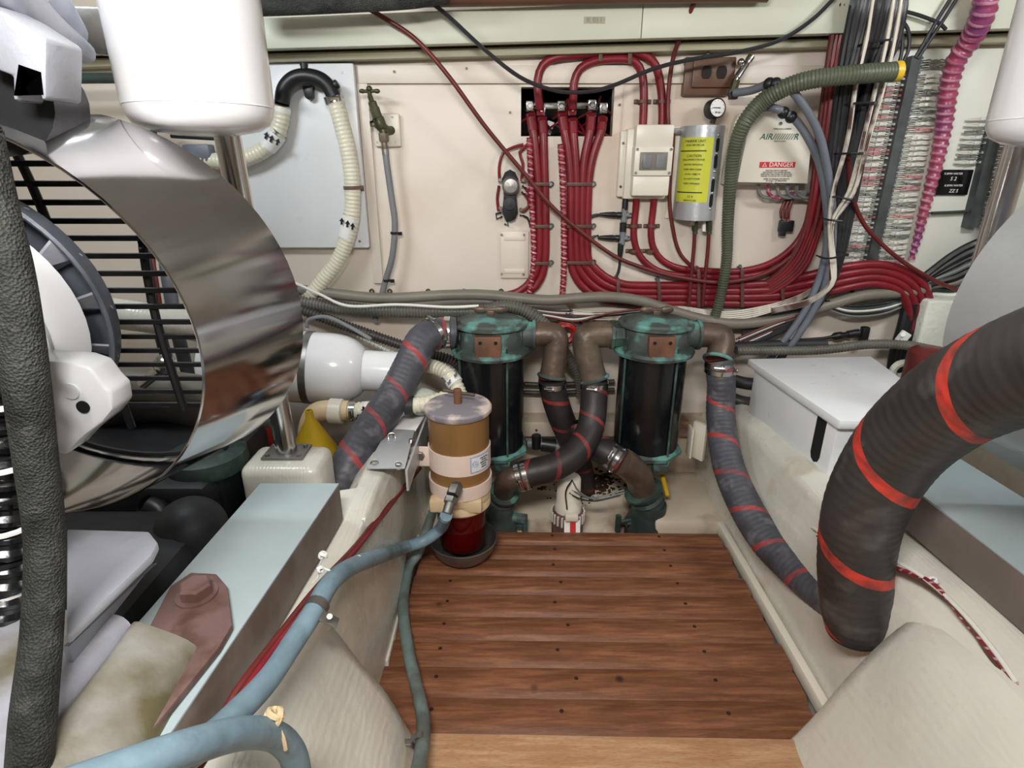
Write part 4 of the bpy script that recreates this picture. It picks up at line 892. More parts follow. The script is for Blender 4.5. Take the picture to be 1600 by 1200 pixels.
hose('black_wire', WT([(884, 490), (900, 495), (912, 515), (905, 540), (898, 565)], .04), .004, 'wired', 'black wire loop beside the small red coil', 'wire', n=6)
for v in (600, 613):
    hose('black_pipe', WT([(815, v), (870, v + 1), (960, v - 4)], .03), .0075, 'ribdark', 'horizontal dark pipes behind the left strainer elbow', 'pipe', n=10, group='horizontal dark pipes between strainers')
hose('outlet_pipe', PL([(820, 692, 1.58), (850, 694, 1.57), (885, 700, 1.56)]), .016, 'greyhose', 'short grey pipe stub low between the strainers', 'pipe', n=14)
one('pipe_union', G().cyl(P(846, 694, 1.565), P(868, 697, 1.56), .022, n=20).cyl(P(838, 680, 1.56), P(838, 700, 1.56), .014, n=14), M['black'], 'black pipe union low between the strainers', 'union')

# ================= RED BATTERY CABLES =================
RD = .014; rr = .0118
def vcab(name, pts, m, label, r=rr, d=RD, group=None, n=10, cat='cable'): return hose(name, WL(pts, d), r, m, label, cat, n=n, step=.02, group=group)
lugs = [(828, 166), (846, 173), (877, 166), (894, 172), (925, 164), (943, 169)]
labs = ['leftmost', 'second', 'third', 'fourth', 'fifth', 'rightmost']
paths = [
 [(829, 178, 0), (833, 205, .012), (838, 250), (842, 320), (842, 400), (832, 435), (812, 455), (785, 463)],
 [(847, 184, 0), (849, 210, .012), (850, 250), (852, 320), (852, 400), (845, 435), (828, 455), (800, 466)],
 [(878, 178, 0), (882, 205, .012), (889, 250), (892, 300), (892, 400), (898, 430), (915, 452), (945, 469), (1000, 474), (1100, 474), (1200, 474), (1260, 466), (1310, 452, .05), (1365, 443, .055), (1405, 455, .06), (1420, 485, .06), (1425, 530, .06)],
 [(895, 186, 0), (896, 210, .012), (899, 250), (901, 300), (901, 400), (908, 425), (928, 447), (955, 460), (1000, 464), (1100, 464), (1200, 463), (1260, 454), (1310, 441, .05), (1368, 433, .055), (1410, 446, .06), (1430, 478, .06), (1436, 530, .06)],
 [(924, 178, 0), (922, 205, .012), (913, 250), (910, 300), (910, 400), (918, 420), (938, 440), (965, 452), (1000, 455), (1100, 455), (1200, 453), (1260, 443), (1310, 430, .05), (1370, 423, .055), (1416, 437, .06), (1440, 470, .06), (1446, 530, .06)],
 [(942, 184, 0), (939, 205, .012), (925, 250), (919, 300), (918, 400), (926, 415), (945, 432), (970, 443), (1000, 446), (1100, 446), (1200, 443), (1260, 431), (1310, 419, .05), (1372, 413, .055), (1424, 428, .06), (1450, 462, .06), (1456, 530, .06)]]
lugdepth = -.01
for i, ((u, v), pp) in enumerate(zip(lugs, paths)):
    c = hose('battery_cable', [W(q[0], q[1], q[2] if len(q) > 2 else RD) for q in pp], rr, 'red', '%s of the six thick red cables bolted in the wall opening' % labs[i], 'cable', n=12, step=.02)
    obj('heat_shrink', G().tube([W(pp[0][0], pp[0][1], 0), W(pp[1][0], pp[1][1], .012)], rr + .0015, 12), M['red'], c)
    p = W(u, v, -.004); lg_ = obj('lug', G().box(p, (.021, .005, .026), None, .002), M['chrome'], c)
    obj('lug_nut', G().cyl(p - Yv * .0028, p - Yv * .0045, .009, n=16).hexa(p - Yv * .0045, -Yv, .0075, .006).cyl(p - Yv * .010, p - Yv * .014, .004, n=10), M['steel'], lg_)
one('bus_bar', G().box2(W(822, 172, -.05), W(950, 160, -.02), .003), M['steel'], 'steel bus bar deep inside the wall opening', 'bus bar')
for k, pp in enumerate(([(845, 178, .004), (841, 150, .02), (840, 125, .02), (848, 102, .02), (868, 90, .02), (900, 86, .02), (935, 82, .02), (975, 78, .02), (1005, 85, .02), (1024, 102, .02), (1033, 140), (1035, 175), (1034, 205)],
                        [(894, 178, .004), (896, 150, .02), (897, 128, .02), (906, 108, .02), (925, 97, .02), (945, 93, .02), (975, 92, .02), (992, 97, .02), (1003, 115), (1006, 150), (1004, 205)])):
    c = hose('battery_cable', [W(q[0], q[1], q[2] if len(q) > 2 else RD) for q in pp], .0108, 'dred' if k == 2 else 'red', ('outer red cable arching from the wall opening to the breaker box', 'inner red cable arching from the wall opening to the breaker box')[k], 'cable', n=12, step=.015)
for k, pp in enumerate(([(995, 300, .03), (993, 330), (990, 365), (996, 393), (1013, 414), (1040, 427), (1090, 432), (1160, 432), (1220, 418), (1262, 385), (1280, 330), (1287, 250)],
                        [(1023, 300, .03), (1020, 330), (1017, 360), (1020, 385), (1033, 405), (1058, 418), (1100, 423), (1160, 423), (1210, 408), (1250, 372), (1272, 310), (1280, 240)])):
    c = hose('battery_cable', [W(q[0], q[1], q[2] if len(q) > 2 else RD) for q in pp], .0095, 'red', ('left red cable leaving the bottom of the breaker box', 'right red cable leaving the bottom of the breaker box')[k], 'cable', n=12, step=.015)
hose('long_red_cable', [W(560, 5, .12), W(600, 28, .12), W(650, 62, .11), W(700, 118, .10), W(760, 200, .08), W(820, 272, .06), W(860, 320, .05), W(905, 360, .045), W(960, 400, .04), W(1010, 420, .04), W(1060, 433, .04), W(1130, 441, .04), W(1200, 425, .04), W(1260, 380, .04), W(1300, 340, .05)], .0058, 'dred', 'long dark red cable crossing the wall diagonally', 'cable', n=10)
hose('dark_red_cable', [W(1090, -10, .12), W(1070, 40, .08), W(1052, 90, .045), W(1044, 150, .03), W(1045, 200, .03), W(1052, 210, .02), W(1046, 300, .02), W(1050, 350, .02), (W(1062, 395, .02)), W(1090, 425, .02)], .0055, 'dred', 'dark red cable falling from the ceiling past the breaker box', 'cable', n=10)
hose('black_cable', [W(655, -10, .14), W(700, 25, .14), W(760, 80, .13), W(815, 122, .12), W(870, 142, .11), W(920, 143, .11), W(960, 133, .11), W(1020, 108, .11), W(1080, 93, .11), W(1160, 80, .12), W(1220, 62, .12), W(1270, 30, .12), W(1310, -10, .12)], .0048, 'wired', 'thin black cable sagging across the front of the wall opening', 'cable', n=8)
for k, (pp, r) in enumerate((([(827, 215), (829, 270), (832, 340), (834, 400), (830, 440), (826, 462)], .0085), ([(876, 225), (879, 280), (881, 350), (881, 420), (878, 470)], .0095))):
    hose('wrapped_cable', WL(pp, .022), r, 'redspiral', ('pink spiral wrapped wires beside the left pair of red cables', 'pink spiral wrapped wires beside the row of four red cables')[k], 'cable', corr=(.010, .0015), n=12)
# straps across the cables (P-clips)
sn = thing('cable_strap', '', 'strap', (0, 0, 0)); bpy.data.objects.remove(sn)
def strap(u0, u1, v, v2, label, d=.028, vert=False, w=.010):
    a, b = W(u0, v, d), W(u1, v2, d); t = thing('cable_strap', label, 'strap', (a + b) / 2)
    dd = (b - a); L = dd.length; ang = -math.atan2(dd.z, dd.x)
    Rm = Matrix.Rotation(ang, 3, 'Y')
    obj('strap_band', G().box((a + b) / 2, (L, .0025, w), Rm, .001), M['blackclamp'], t)
    e = b + dd.normalized() * .008; e.y = YW - .004
    obj('strap_eye', G().torus(e, Yv, .0055, .002, 14, 6).cyl(e + Yv * .002, e - Yv * .002, .003, n=8).box((b + e) / 2, (.006, .02, w * .8)), M['steel'], t); return t
for v in (288, 354, 412): strap(835, 858, v, v, 'brown strap over the left pair of red cables, %s' % {288: 'highest of three', 354: 'middle of three', 412: 'lowest of three'}[v])
for v in (288, 354, 411): strap(886, 925, v, v, 'brown strap over the row of four red cables, %s' % {288: 'highest of three', 354: 'middle of three', 411: 'lowest of three'}[v])
strap(967, 966, 478, 442, 'brown strap over the horizontal red cables nearest the wall opening')
strap(1031, 1030, 478, 442, 'second brown strap along the horizontal red cables')
strap(1092, 1092, 480, 425, 'third brown strap along the horizontal red cables')
strap(1160, 1160, 480, 423, 'fourth brown strap along the horizontal red cables')
strap(1224, 1222, 474, 442, 'fifth brown strap along the horizontal red cables')
strap(1332, 1328, 460, 418, 'brown strap over the arching red cables at the right')
strap(938, 939, 96, 78, 'brown strap where the two arching cables run level, left one', .034)
strap(984, 985, 100, 76, 'brown strap where the two arching cables run level, right one', .034)
for u, v, lb_ in ((990, 353, 'upper clip on the left cable under the breaker box'), (1018, 353, 'upper clip on the right cable under the breaker box'), (990, 392, 'lower clip on the left cable under the breaker box'), (1016, 392, 'lower clip on the right cable under the breaker box'), (1004, 159, 'clip on the inner cable above the breaker box'), (1034, 159, 'clip on the outer cable above the breaker box')):
    t = thing('cable_clip', 'dark ' + lb_, 'clip', W(u, v, 0))
    obj('clip_band', G().torus(W(u, v, RD), Z, .0118, .0014, 16, 4, sq=4), M['blackclamp'], t)
    for s in (-1, 1): obj('clip_foot', G().box(W(u, v, .003) + V((s * .017, 0, 0)), (.012, .005, .011), None, .001).cyl(W(u, v, .005) + V((s * .018, 0, 0)), W(u, v, .009) + V((s * .018, 0, 0)), .0035, n=8), M['blackclamp'], t)
for u in (581, 609, 669, 725, 783): 
    p = W(u, 456, .006); one('cable_clip', G().torus(p + Z * .002, Yv, .0055, .0025, 12, 6).box(p - Z * .010, (.012, .008, .014), None, .001), M['blackclamp'], 'small dark clip in the row on the wall just above the conduit', 'clip', 'clips above the left conduit')
# thin red wires inside the opening
rnd = random.Random(5)
for k in range(16):
    u = rnd.uniform(822, 948); v = rnd.uniform(150, 200)
    hose('thin_wire', [W(u, v, -.06), W(u + rnd.uniform(-14, 14), v + 12, -.01), W(u + rnd.uniform(-20, 20), v + rnd.uniform(14, 34), -.03)], .003, ('red', 'dred', 'wired')[k % 3], 'thin red and black wires tangled inside the wall opening', 'wire', n=6, group='thin wires in the wall opening')
one('white_connector', G().box(W(858, 200, -.06), (.02, .02, .035), Matrix.Rotation(.3, 3, 'Y'), .003), M['tape'], 'small white connector inside the wall opening', 'connector')

# ================= BATTERY SWITCH LEFT OF CABLES =================
sw = thing('voltage_sensor', 'grey oval relay with red wire loops left of the red cables', 'relay', W(797, 305, .02))
obj('relay_body', G().loft([[W(797 + a * 13 * k, 305 + b * 36 * k, dd) for a, b in ((-.6, -1), (0, -1.12), (.6, -1), (1, -.7), (.75, 0), (.95, .75), (.6, 1.05), (0, 1.15), (-.6, 1.05), (-.95, .75), (-.75, 0), (-1, -.7))] for k, dd in ((1, 0), (1, .022), (.8, .032), (.3, .036))]), M['rubber'], sw)
obj('relay_can', G().lathe([(0, 0), (.024, 0), (.024, .02), (.018, .026), (0, .028)], W(798, 290, .025), -Yv, 24), M['steel'], sw)
obj('relay_can', G().lathe([(0, 0), (.018, 0), (.016, .016), (0, .018)], W(796, 318, .025), -Yv, 24), M['rubber'], sw)
for u, v in ((782, 281), (818, 281), (782, 325), (814, 327)): obj('terminal', G().hexa(W(u, v, .015), -Yv, .006, .008), M['chrome'], sw)
for pp in ([(781, 285), (780, 262), (786, 240), (803, 230), (818, 226)], [(815, 283), (817, 255), (812, 238), (826, 224)], [(780, 290), (777, 310), (779, 330)], [(815, 300), (824, 308), (826, 322), (816, 330)], [(816, 290), (826, 300), (828, 320)]):
    obj('lead', G().tube(WT(pp, .018), .0042, 8), M['red'], sw)
for pp in ([(785, 338), (776, 342), (775, 334), (784, 332)], [(792, 343), (794, 352), (788, 350)], [(812, 336), (824, 340), (829, 356)]):
    obj('lead', G().tube(WT(pp, .012), .003, 6), M['wired'], sw)
cp = thing('blank_cover', 'cream blanking plate with four screws below the grey relay', 'cover plate', W(804, 398))
obj('plate', G().box((W(804, 398).x, YW - .004, W(804, 398).z), (.082, .008, .135), None, .0035), M['wall'], cp)
for v in (372, 423): obj('ridge', G().box((W(804, v).x, YW - .009, W(804, v).z), (.06, .003, .012), None, .001), M['wall'], cp)
for u, v in ((784, 367), (819, 367), (784, 428), (818, 429)): obj('screw', G().cyl(W(u, v, .008), W(u, v, .0105), .0035, n=8), M['bronze'], cp)

# ================= NMEA TEES =================
for k, (u, v) in enumerate(((975, 336), (972, 372))):
    t = thing('cable_tee', ('upper', 'lower')[k] + ' grey T connector with black plug beside the breaker box', 'connector', W(u, v, .01))
    obj('tee_body', G().cyl(W(u + .6, v - 10, .014), W(u - .6, v + 10, .014), .0085, n=14).cyl(W(u, v, .014), W(u + 8, v, .014), .007, n=12).torus(W(u + 10, v, .010), Yv, .005, .002, 12, 6), M['greyhose'], t)
    obj('plug', G().lathe([(0, 0), (.0085, 0), (.0085, .012), (.007, .014), (.0085, .02), (.007, .04), (.004, .062), (0, .062)], W(u - 4, v, .014), W(u - 30, v - 1, .014) - W(u, v, .014), 14), M['black'], t)
obj('plug', G().lathe([(0, 0), (.0085, 0), (.0085, .02), (.007, .04), (.005, .058), (0, .058)], W(976, 328, .014), Z, 14), M['black'], t)
obj('coupling', G().cyl(W(973.6, 348, .014), W(973, 362, .014), .0095, n=14), M['black'], t)
obj('plug', G().lathe([(0, 0), (.0085, 0), (.0085, .02), (.006, .045), (0, .045)], W(970, 380, .014), -Z, 14), M['black'], t)
hose('black_cable', WT([(940, 335), (925, 338), (914, 350), (910, 375), (915, 400), (924, 422)], .012), .0042, 'wired', 'black cable curving from the upper T connector', 'cable', n=8)
hose('black_cable', WT([(935, 368), (924, 371), (917, 382), (916, 400), (922, 418), (926, 425)], .016), .0036, 'wired', 'black cable curving from the lower T connector', 'cable', n=8)
hose('black_cable', WT([(969, 395), (968, 415), (964, 430), (955, 440)], .014), .0042, 'wired', 'black cable leaving the bottom plug toward the red cables', 'cable', n=8)

# ================= BREAKER BOX =================
c = W(1017, 252, .045); bw, bh = .108, .178
bb = thing('breaker_box', 'cream breaker box with a small clear window', 'box', (c.x, YW, c.z - bh / 2))
obj('housing', G().box((c.x - .008, YW - .018, c.z - .008), (bw + .008, .036, bh), None, .005), M['cream'], bb)
obj('wing', G().box((c.x - bw / 2 - .016, YW - .012, c.z - .008), (.022, .024, bh - .01), None, .004), M['cream'], bb)
obj('front_cover', G().box((c.x, YW - .05, c.z + bh / 2 - .028), (bw - .01, .04, .055), None, .004), M['cream'], bb)
obj('front_cover', G().box((c.x, YW - .050, c.z - bh / 2 + .028), (bw - .01, .036, .052), None, .004), M['cream'], bb)
mf = obj('window_frame', G().box((c.x, YW - .052, c.z), (bw - .008, .045, .072), None, .003), M['cream'], bb)
obj('window', G().box((c.x, YW - .0755, c.z), (.072, .003, .044), None, .001), M['grey'], mf)
for s in (-1, 1): obj('breaker_toggle', G().box((c.x + s * .017, YW - .0775, c.z), (.022, .003, .034), None, .001), M['greyhose'], mf)
for sx in (-1, 1):
    for sz_ in (-1, 1): obj('screw', G().cyl((c.x + sx * .044, YW - .073, c.z + sz_ * .029), (c.x + sx * .044, YW - .0765, c.z + sz_ * .029), .0038, n=8), M['steel'], mf)
for s in (-1, 1): obj('screw', G().cyl((c.x - bw / 2 - .019, YW - .022, c.z + s * .055 - .01), (c.x - bw / 2 - .019, YW - .0265, c.z + s * .055 - .01), .0035, n=8), M['bronze'], bb)

# ================= ALUMINIUM CHARGER CYLINDER =================
a, b = W(1063, 270, .05), W(1130, 270, .05); cx = (a.x + b.x) / 2; hw = (b.x - a.x) / 2
z1, z0 = W(1100, 196, .06).z, W(1092, 344, .06).z
ac = thing('air_dryer', 'half-round aluminium unit with a yellow green label and slots', 'unit', (cx, YW, z0))
obj('back_plate', G().box((cx - .004, YW - .004, (z0 + z1) / 2), (2 * hw + .03, .008, z1 - z0), None, .002), M['cream'], ac)
S = []
for k in range(25):
    t = math.pi * k / 24; e = V((-math.cos(t) * hw, -math.sin(t) * .075, 0)); S.append([V((cx, YW - .008, z0)) + e, V((cx, YW - .008, z1)) + e, V((cx, YW - .008, z1)) + e * .96, V((cx, YW - .008, z0)) + e * .96])
obj('half_shell', G().loft(S), M['alu'], ac)
obj('end_cap', G().prism([(-math.cos(math.pi * k / 20) * hw * .97, -math.sin(math.pi * k / 20) * .072) for k in range(21)], (cx, YW - .008, z1 - .006), X, Yv, (0, 0, .004)), M['alu'], ac)
obj('end_cap', G().prism([(-math.cos(math.pi * k / 20) * hw * .97, -math.sin(math.pi * k / 20) * .072) for k in range(21)], (cx, YW - .008, z0 + .004), X, Yv, (0, 0, .004)), M['black'], ac)
def shp(t, z, o=0): return V((cx - math.cos(t) * (hw + o), YW - .008 - math.sin(t) * (.075 + o), z))
H_ = z1 - z0
def shl(name, t0, t1, za, zb_, m, off, parent=ac, n=10):
    return obj(name, G().loft([[shp(t0 + (t1 - t0) * k / n, za, off), shp(t0 + (t1 - t0) * k / n, za, off + .0004), shp(t0 + (t1 - t0) * k / n, zb_, off + .0004), shp(t0 + (t1 - t0) * k / n, zb_, off)] for k in range(n + 1)]), M[m], parent)
yl = shl('yellow_label', .25, 1.78, z0 + H_ * .20, z0 + H_ * .88, 'label', .0004)
for fr in (.735, .30): shl('label_rule', .30, 1.5, z0 + H_ * fr, z0 + H_ * (fr + .012), 'darkprint', .0009, yl)
for k, (s, fr, sz2) in enumerate((('MARINE UNIT', .84, .009), ('READ BEFORE USE', .80, .006), ('CAUTION', .69, .009), ('DISCONNECT POWER', .65, .006), ('BEFORE SERVICING', .60, .006), ('KEEP AREA CLEAR', .55, .006), ('OF ALL OBJECTS', .50, .006), ('DO NOT COVER', .45, .006), ('VENT OPENINGS', .40, .006), ('12 V', .26, .009), ('SERVICE LOG', .22, .006))):
    t = 1.0; p = shp(t, z0 + H_ * fr, .0012); tx = V((math.sin(t) * hw, -math.cos(t) * .075, 0)).normalized(); text('label_print', s, M['darkprint'], yl, p, tx, Z, sz2)
for k, fr in enumerate((.80, .63, .38, .22)):
    p = shp(2.02, z0 + H_ * fr, .001); nn = V((.42, -.9, 0)); tx = V((.9, .42, 0))
    obj('slot', G().prism([(.006 * math.cos(a_) , .006 * math.sin(a_) + (.011 if math.sin(a_) > 0 else -.011)) for a_ in [2 * math.pi * j / 12 for j in range(12)]], p, tx, Z, nn * -.002), M['blackhole'], ac)
for fr in (.90, .715, .53, .46, .30, .13):
    p = shp(2.02, z0 + H_ * fr, .0); obj('rivet', G().sph(p, .004, 10), M['chrome'], ac)
obj('mount_tab', G().box((cx - hw - .012, YW - .012, z1 - .012), (.03, .02, .016), None, .002).cyl((cx - hw - .018, YW - .022, z1 - .012), (cx - hw - .018, YW - .026, z1 - .012), .005, n=10), M['steel'], ac)
obj('drain_valve', G().cyl((cx - .008, YW - .05, z0 + .006), (cx - .008, YW - .05, z0 - .014), .008, n=12).sph((cx - .008, YW - .052, z0 - .010), .006, 10), M['chrome'], ac)
obj('drain_block', G().box((cx + .028, YW - .04, z0 - .012), (.016, .016, .04), None, .002), M['tape'], ac)
for k, u in enumerate((1086, 1108)):
    hose('copper_pipe', [W(u, 352, .05), W(u - 2, 390, .04), W(u - 6, 430, .035), W(u - 10, 478, .03)], .0055, 'dred', ('left', 'right')[k] + ' thin brown pipe under the aluminium unit', 'pipe', n=8)
    one('pipe_nut', G().cyl(W(u, 346, .05), W(u, 360, .05), .009, n=6).cyl(W(u, 360, .05), W(u, 366, .05), .007, n=10), M['brass'], ('left', 'right')[k] + ' brass nut under the aluminium unit', 'nut')
gp = W(1117, 170, .06)
gt = thing('pressure_gauge', 'round black rimmed pressure gauge above the aluminium unit', 'gauge', gp)
nd = V((.25, -.95, .1)).normalized()
obj('gauge_case', G().lathe([(0, .02), (.020, .02), (.024, .014), (.024, -.012), (.022, -.014), (.021, -.012), (0, -.012)], gp, -nd, 32), M['black'], gt)
fc2 = obj('gauge_face', G().cyl(gp + nd * .0115, gp + nd * .0125, .0205, n=32), M['gauge'], gt)
gx, gy, _ = frame(-nd); tx = V((.95, .25, 0)).normalized(); ty = nd.cross(tx); ty = ty if ty.z > 0 else -ty
obj('needle', G().box2((0, 0, 0), (1, 1, 1)) if False else G().prism([(-.015, -.0008), (-.015, .0008), (.008, .0014), (.008, -.0014)], gp + nd * .0132, tx, ty, nd * .0006), M['black'], fc2)
text('gauge_print', '30 60', M['darkprint'], fc2, gp + nd * .0134 - ty * .011, tx, ty, .007)
for k in range(9):
    a_ = math.radians(-40 + 260 * k / 8); e = tx * math.cos(a_) + ty * math.sin(a_); s_ = nd.cross(e)
    obj('tick', G().prism([(.016, -.0004), (.019, -.0004), (.019, .0004), (.016, .0004)], gp + nd * .0127, e, s_, nd * .0004), M['darkprint'], fc2)
obj('gauge_stem', G().cyl(gp - Z * .022, W(1113, 192, .055), .007, n=8), M['brass'], gt)

# ================= OUTLET =================
a, b = W(1070, 146, .0), W(1144, 93, .0); oc = (a + b) / 2
ot = thing('power_outlet', 'brown double power outlet on a brown backing block', 'outlet', (oc.x, YW, a.z))
obj('backing_block', G().box((oc.x - .006, YW - .012, oc.z - .002), (.125, .024, .088), None, .002), M['brownplas'], ot)
fpz = obj('cover_plate', G().box((oc.x + .004, YW - .028, oc.z + .006), (.108, .008, .070), None, .003), M['brownplas'], ot)
for s in (-1, 1):
    g = G().prism([(.015 * math.cos(a_) * .85, max(-.0145, min(.0145, .018 * math.sin(a_)))) for a_ in [2 * math.pi * j / 20 for j in range(20)]], (oc.x + .004 + s * .0195, YW - .0325, oc.z + .006), X, Z, (0, -.002, 0))
    sk = obj('socket_face', g, M['brownd'], fpz)
    for q_ in (-1, 1): obj('socket_slot', G().box((oc.x + .004 + s * .0195 + q_ * .005, YW - .0347, oc.z + .009), (.002, .0008, .008)), M['blackhole'], sk) if False else None
obj('centre_screw', G().cyl((oc.x + .004, YW - .032, oc.z + .006), (oc.x + .004, YW - .0335, oc.z + .006), .0022, n=8), M['bronze'], fpz)
hose('flex_conduit', [W(1106, 92, .01), W(1106, 78, .02), W(1104, 66, .03)], .0045, 'greyhose', 'short grey conduit rising from the brown outlet', 'conduit', n=8)
# chrome valve right of the outlet
cv = thing('drain_cock', 'small chrome valve right of the brown outlet', 'valve', W(1160, 130, .04))
obj('barrel', G().lathe([(0, 0), (.007, 0), (.007, .01), (.009, .012), (.009, .05), (.0075, .055), (.0095, .060), (.0095, .072), (0, .075)], W(1147, 128, .05), W(1170, 94, .04) - W(1147, 128, .05), 16), M['chrome'], cv)
obj('valve_body', G().cyl(W(1150, 126, .05), W(1143, 150, .055), .011, n=8).hexa(W(1140, 148, .05), X, .013, .02), M['brass'], cv)
obj('stub', G().sph(W(1158, 97, .045), .009, 10), M['chrome'], cv)

# ================= DANGER BOX =================
dp = .075
q = [(1152, 285), (1262, 287), (1268, 228), (1258, 205), (1240, 186), (1222, 178), (1180, 170), (1172, 185)]
cq = [W(u, v, dp) for u, v in q]
dg = thing('control_box', 'pale grey control box with a red DANGER strip and green lettering', 'box', (W(1210, 287).x, YW, cq[0].z))
obj('base_tray', G().prism([((W(u, v, dp) - cq[0]).x * 1.04 - .022, (W(u, v, dp) - cq[0]).z * 1.0 - .006) for u, v in q], (cq[0].x, YW - .030, cq[0].z), X, Z, (0, .029, 0), .003), M['cream'], dg)
fcv = obj('front_cover', G().prism([((p - cq[0]).x, (p - cq[0]).z) for p in cq], cq[0], X, Z, (0, dp - .032, 0), .003), M['cream'], dg)
yd = YW - dp - .0005
a, b = W(1186, 262, dp), W(1243, 253, dp)
st_ = obj('danger_strip', G().box2((a.x, yd - .0006, a.z), (b.x, yd + .001, b.z)), M['redprint'], fcv)
text('danger_lettering', 'DANGER', M['tape'], fcv, ((a.x + b.x) / 2 + .010, yd - .0012, (a.z + b.z) / 2), X, Z, .0158)
tr = (a.x + .013, yd - .0012, (a.z + b.z) / 2 - .0045)
obj('warning_triangle', G().prism([(-.006, 0), (.006, 0), (0, .010)], tr, X, Z, (0, -.0004, 0)), M['tape'], fcv); obj('triangle_inner', G().prism([(-.004, .001), (.004, .001), (0, .008)], (tr[0], tr[1] - .0005, tr[2]), X, Z, (0, -.0003, 0)), M['redprint'], fcv)
for k, s in enumerate(('ELECTRIC SHOCK HAZARD', 'DISCONNECT ALL POWER BEFORE', 'REMOVING THIS COVER OR SERVICING', 'FAILURE TO DO SO MAY CAUSE INJURY', 'REFER TO MANUAL FOR SERVICE', 'BY QUALIFIED PERSONNEL')):
    p = W(1213, 266.5 + k * 2.9 + (1.5 if k > 3 else 0), dp); text('small_print', s, M['darkprint'], fcv, (p.x, yd - .0008, p.z), X, Z, .0046)
p = W(1218, 214, dp); text('logo_lettering', 'AIR/////////R', M['greenprint'], fcv, (p.x, yd - .0010, p.z), X, V((.25, 0, 1)), .0215)
p = W(1222, 201.5, dp); text('logo_line', 'TERRULIAN SYSTEMS', M['greenprint'], fcv, (p.x, yd - .0010, p.z), X, V((.2, 0, 1)), .0050)
p = W(1218, 220.5, dp); text('logo_line', 'marine air systems', M['greenprint'], fcv, (p.x, yd - .0010, p.z), X, V((.2, 0, 1)), .0040)
for u, v in ((1220, 193), (1209, 284)): obj('screw', G().cyl(W(u, v, dp), W(u, v, dp + .003), .0042, n=10), M['steel'], fcv)
for k in range(5):
    u = 1186 + k * 15; hose('loop_wire', WT([(u, 288), (u - 1, 300), (u + 8, 308), (u + 24, 308), (1262, 300 - k * 2), (1272, 280)], .04 + .003 * k), .0045, ('wireg', 'purple', 'wireg', 'bluegrey', 'wireg')[k], 'twisted grey and purple wires looping under the pale control box', 'wire', n=6, group='wires under the control box')
fh = thing('fuse_holder', 'black fuse holder on red wires under the pale control box', 'fuse holder', W(1227, 356, .02))
obj('holder', G().box(W(1228, 353, .02), (.038, .018, .030), None, .002).box(W(1222, 364, .02), (.016, .016, .016), None, .002), M['black'], fh)
for k in range(3): obj('lead', G().tube(WT([(1222 + k * 5, 346), (1220 + k * 6, 330), (1228 + k * 5, 312), (1238 + k * 4, 300)], .02 + .004 * k), .0042, 8), M['dred'], fh)

# ================= HOSES RIGHT OF CENTRE =================
gh = hose('green_ribbed_hose', [W(1400, 112, .215), W(1340, 116, .215), W(1270, 124, .19), W(1225, 138, .16), W(1190, 160, .13), W(1163, 193, .12), W(1148, 235, .10), W(1141, 290, .08), W(1137, 350, .06), W(1135, 410, .05), W(1124, 470, .05), W(1112, 510, .05)], [.021, .021, .021, .021, .021, .020, .0185, .017, .016, .0155, .015, .015], 'green', 'olive green ribbed hose arching over the pale control box', corr=(.0072, .0018), n=18)
obj('yellow_end', G().cyl(W(1396, 112, .215), W(1406, 111, .215), .0215, n=18), M['yellow'], gh)
h1 = hose('blue_grey_hose', [W(1142, 146, .06), W(1175, 141, .10), W(1205, 130, .14), W(1228, 134, .16), (W(1252, 160, .16)), W(1278, 205, .15), W(1292, 260, .14), W(1300, 320, .13), W(1300, 390, .12), W(1288, 450, .11), W(1262, 500, .10), W(1232, 545, .09), W(1205, 575, .08)], .0098, 'bluegrey', 'outer blue grey hose curving past the right of the control box', n=14)
h2 = hose('blue_grey_hose', [W(1195, 168, .10), W(1213, 170, .13), W(1240, 185, .13), W(1262, 215, .13), W(1280, 255, .12), W(1290, 310, .12), W(1293, 370, .11), W(1282, 430, .10), W(1255, 490, .09), W(1215, 545, .08), W(1185, 585, .08)], .0098, 'bluegrey', 'inner blue grey hose curving past the right of the control box', n=14)
for h_, pp in ((h1, ((1202, 131, .14), (1212, 131, .15))), (h2, ((1224, 176, .13), (1236, 183, .13)))):
    for u, v, d_ in pp: obj('black_collar', G().sph(W(u, v, d_), .0145, 14), M['black'], h_)

# ================= CABLE MASS =================
rnd = random.Random(11)
for k in range(6):
    j = k * 7.5; pts = [W(1316 + j * .9, -20, .10), W(1300 + j * .8, 60, .08), W(1290 + j * .8, 130, .07 + .01 * (k % 3)), W(1277 + j * .8, 230, .06 + .012 * (k % 3)), W(1268 + j * .6, 310, .06 + .012 * (k % 2)), W(1254 + j * .6, 370, .05), W(1228 + j * .6, 415 + k * 2, .035), W(1185, 446 + k * 4, .012), W(1120, 452 + k * 4, .006)]
    hose('red_cable', pts, .0082, 'red' if k % 3 else 'dred', 'red cables dropping from the ceiling right of the control box', 'cable', n=8, step=.03, group='red vertical cables')
for k in range(20):
    j = k * 4.2; a_ = rnd.uniform(-3, 3)
    pts = [W(1338 + j, -20, .15), W(1322 + j + a_, 60, .13), W(1310 + j * .8, 130, .12 + rnd.uniform(-.02, .02)), W(1298 + j * .65 + a_, 230, .10), W(1290 + j * .55, 320, .09), W(1292 + j * .3, 400, .08), W(1280 + j * .2, 450, .07), W(1240 + j * .2, 480 + k, .06), W(1160, 505 + k * 2, .04)]
    hose('black_cable', pts, .0078, ('black', 'wired', 'rubber')[k % 3], 'black cables dropping from the ceiling right of the control box', 'cable', n=8, step=.03, group='black vertical cables')
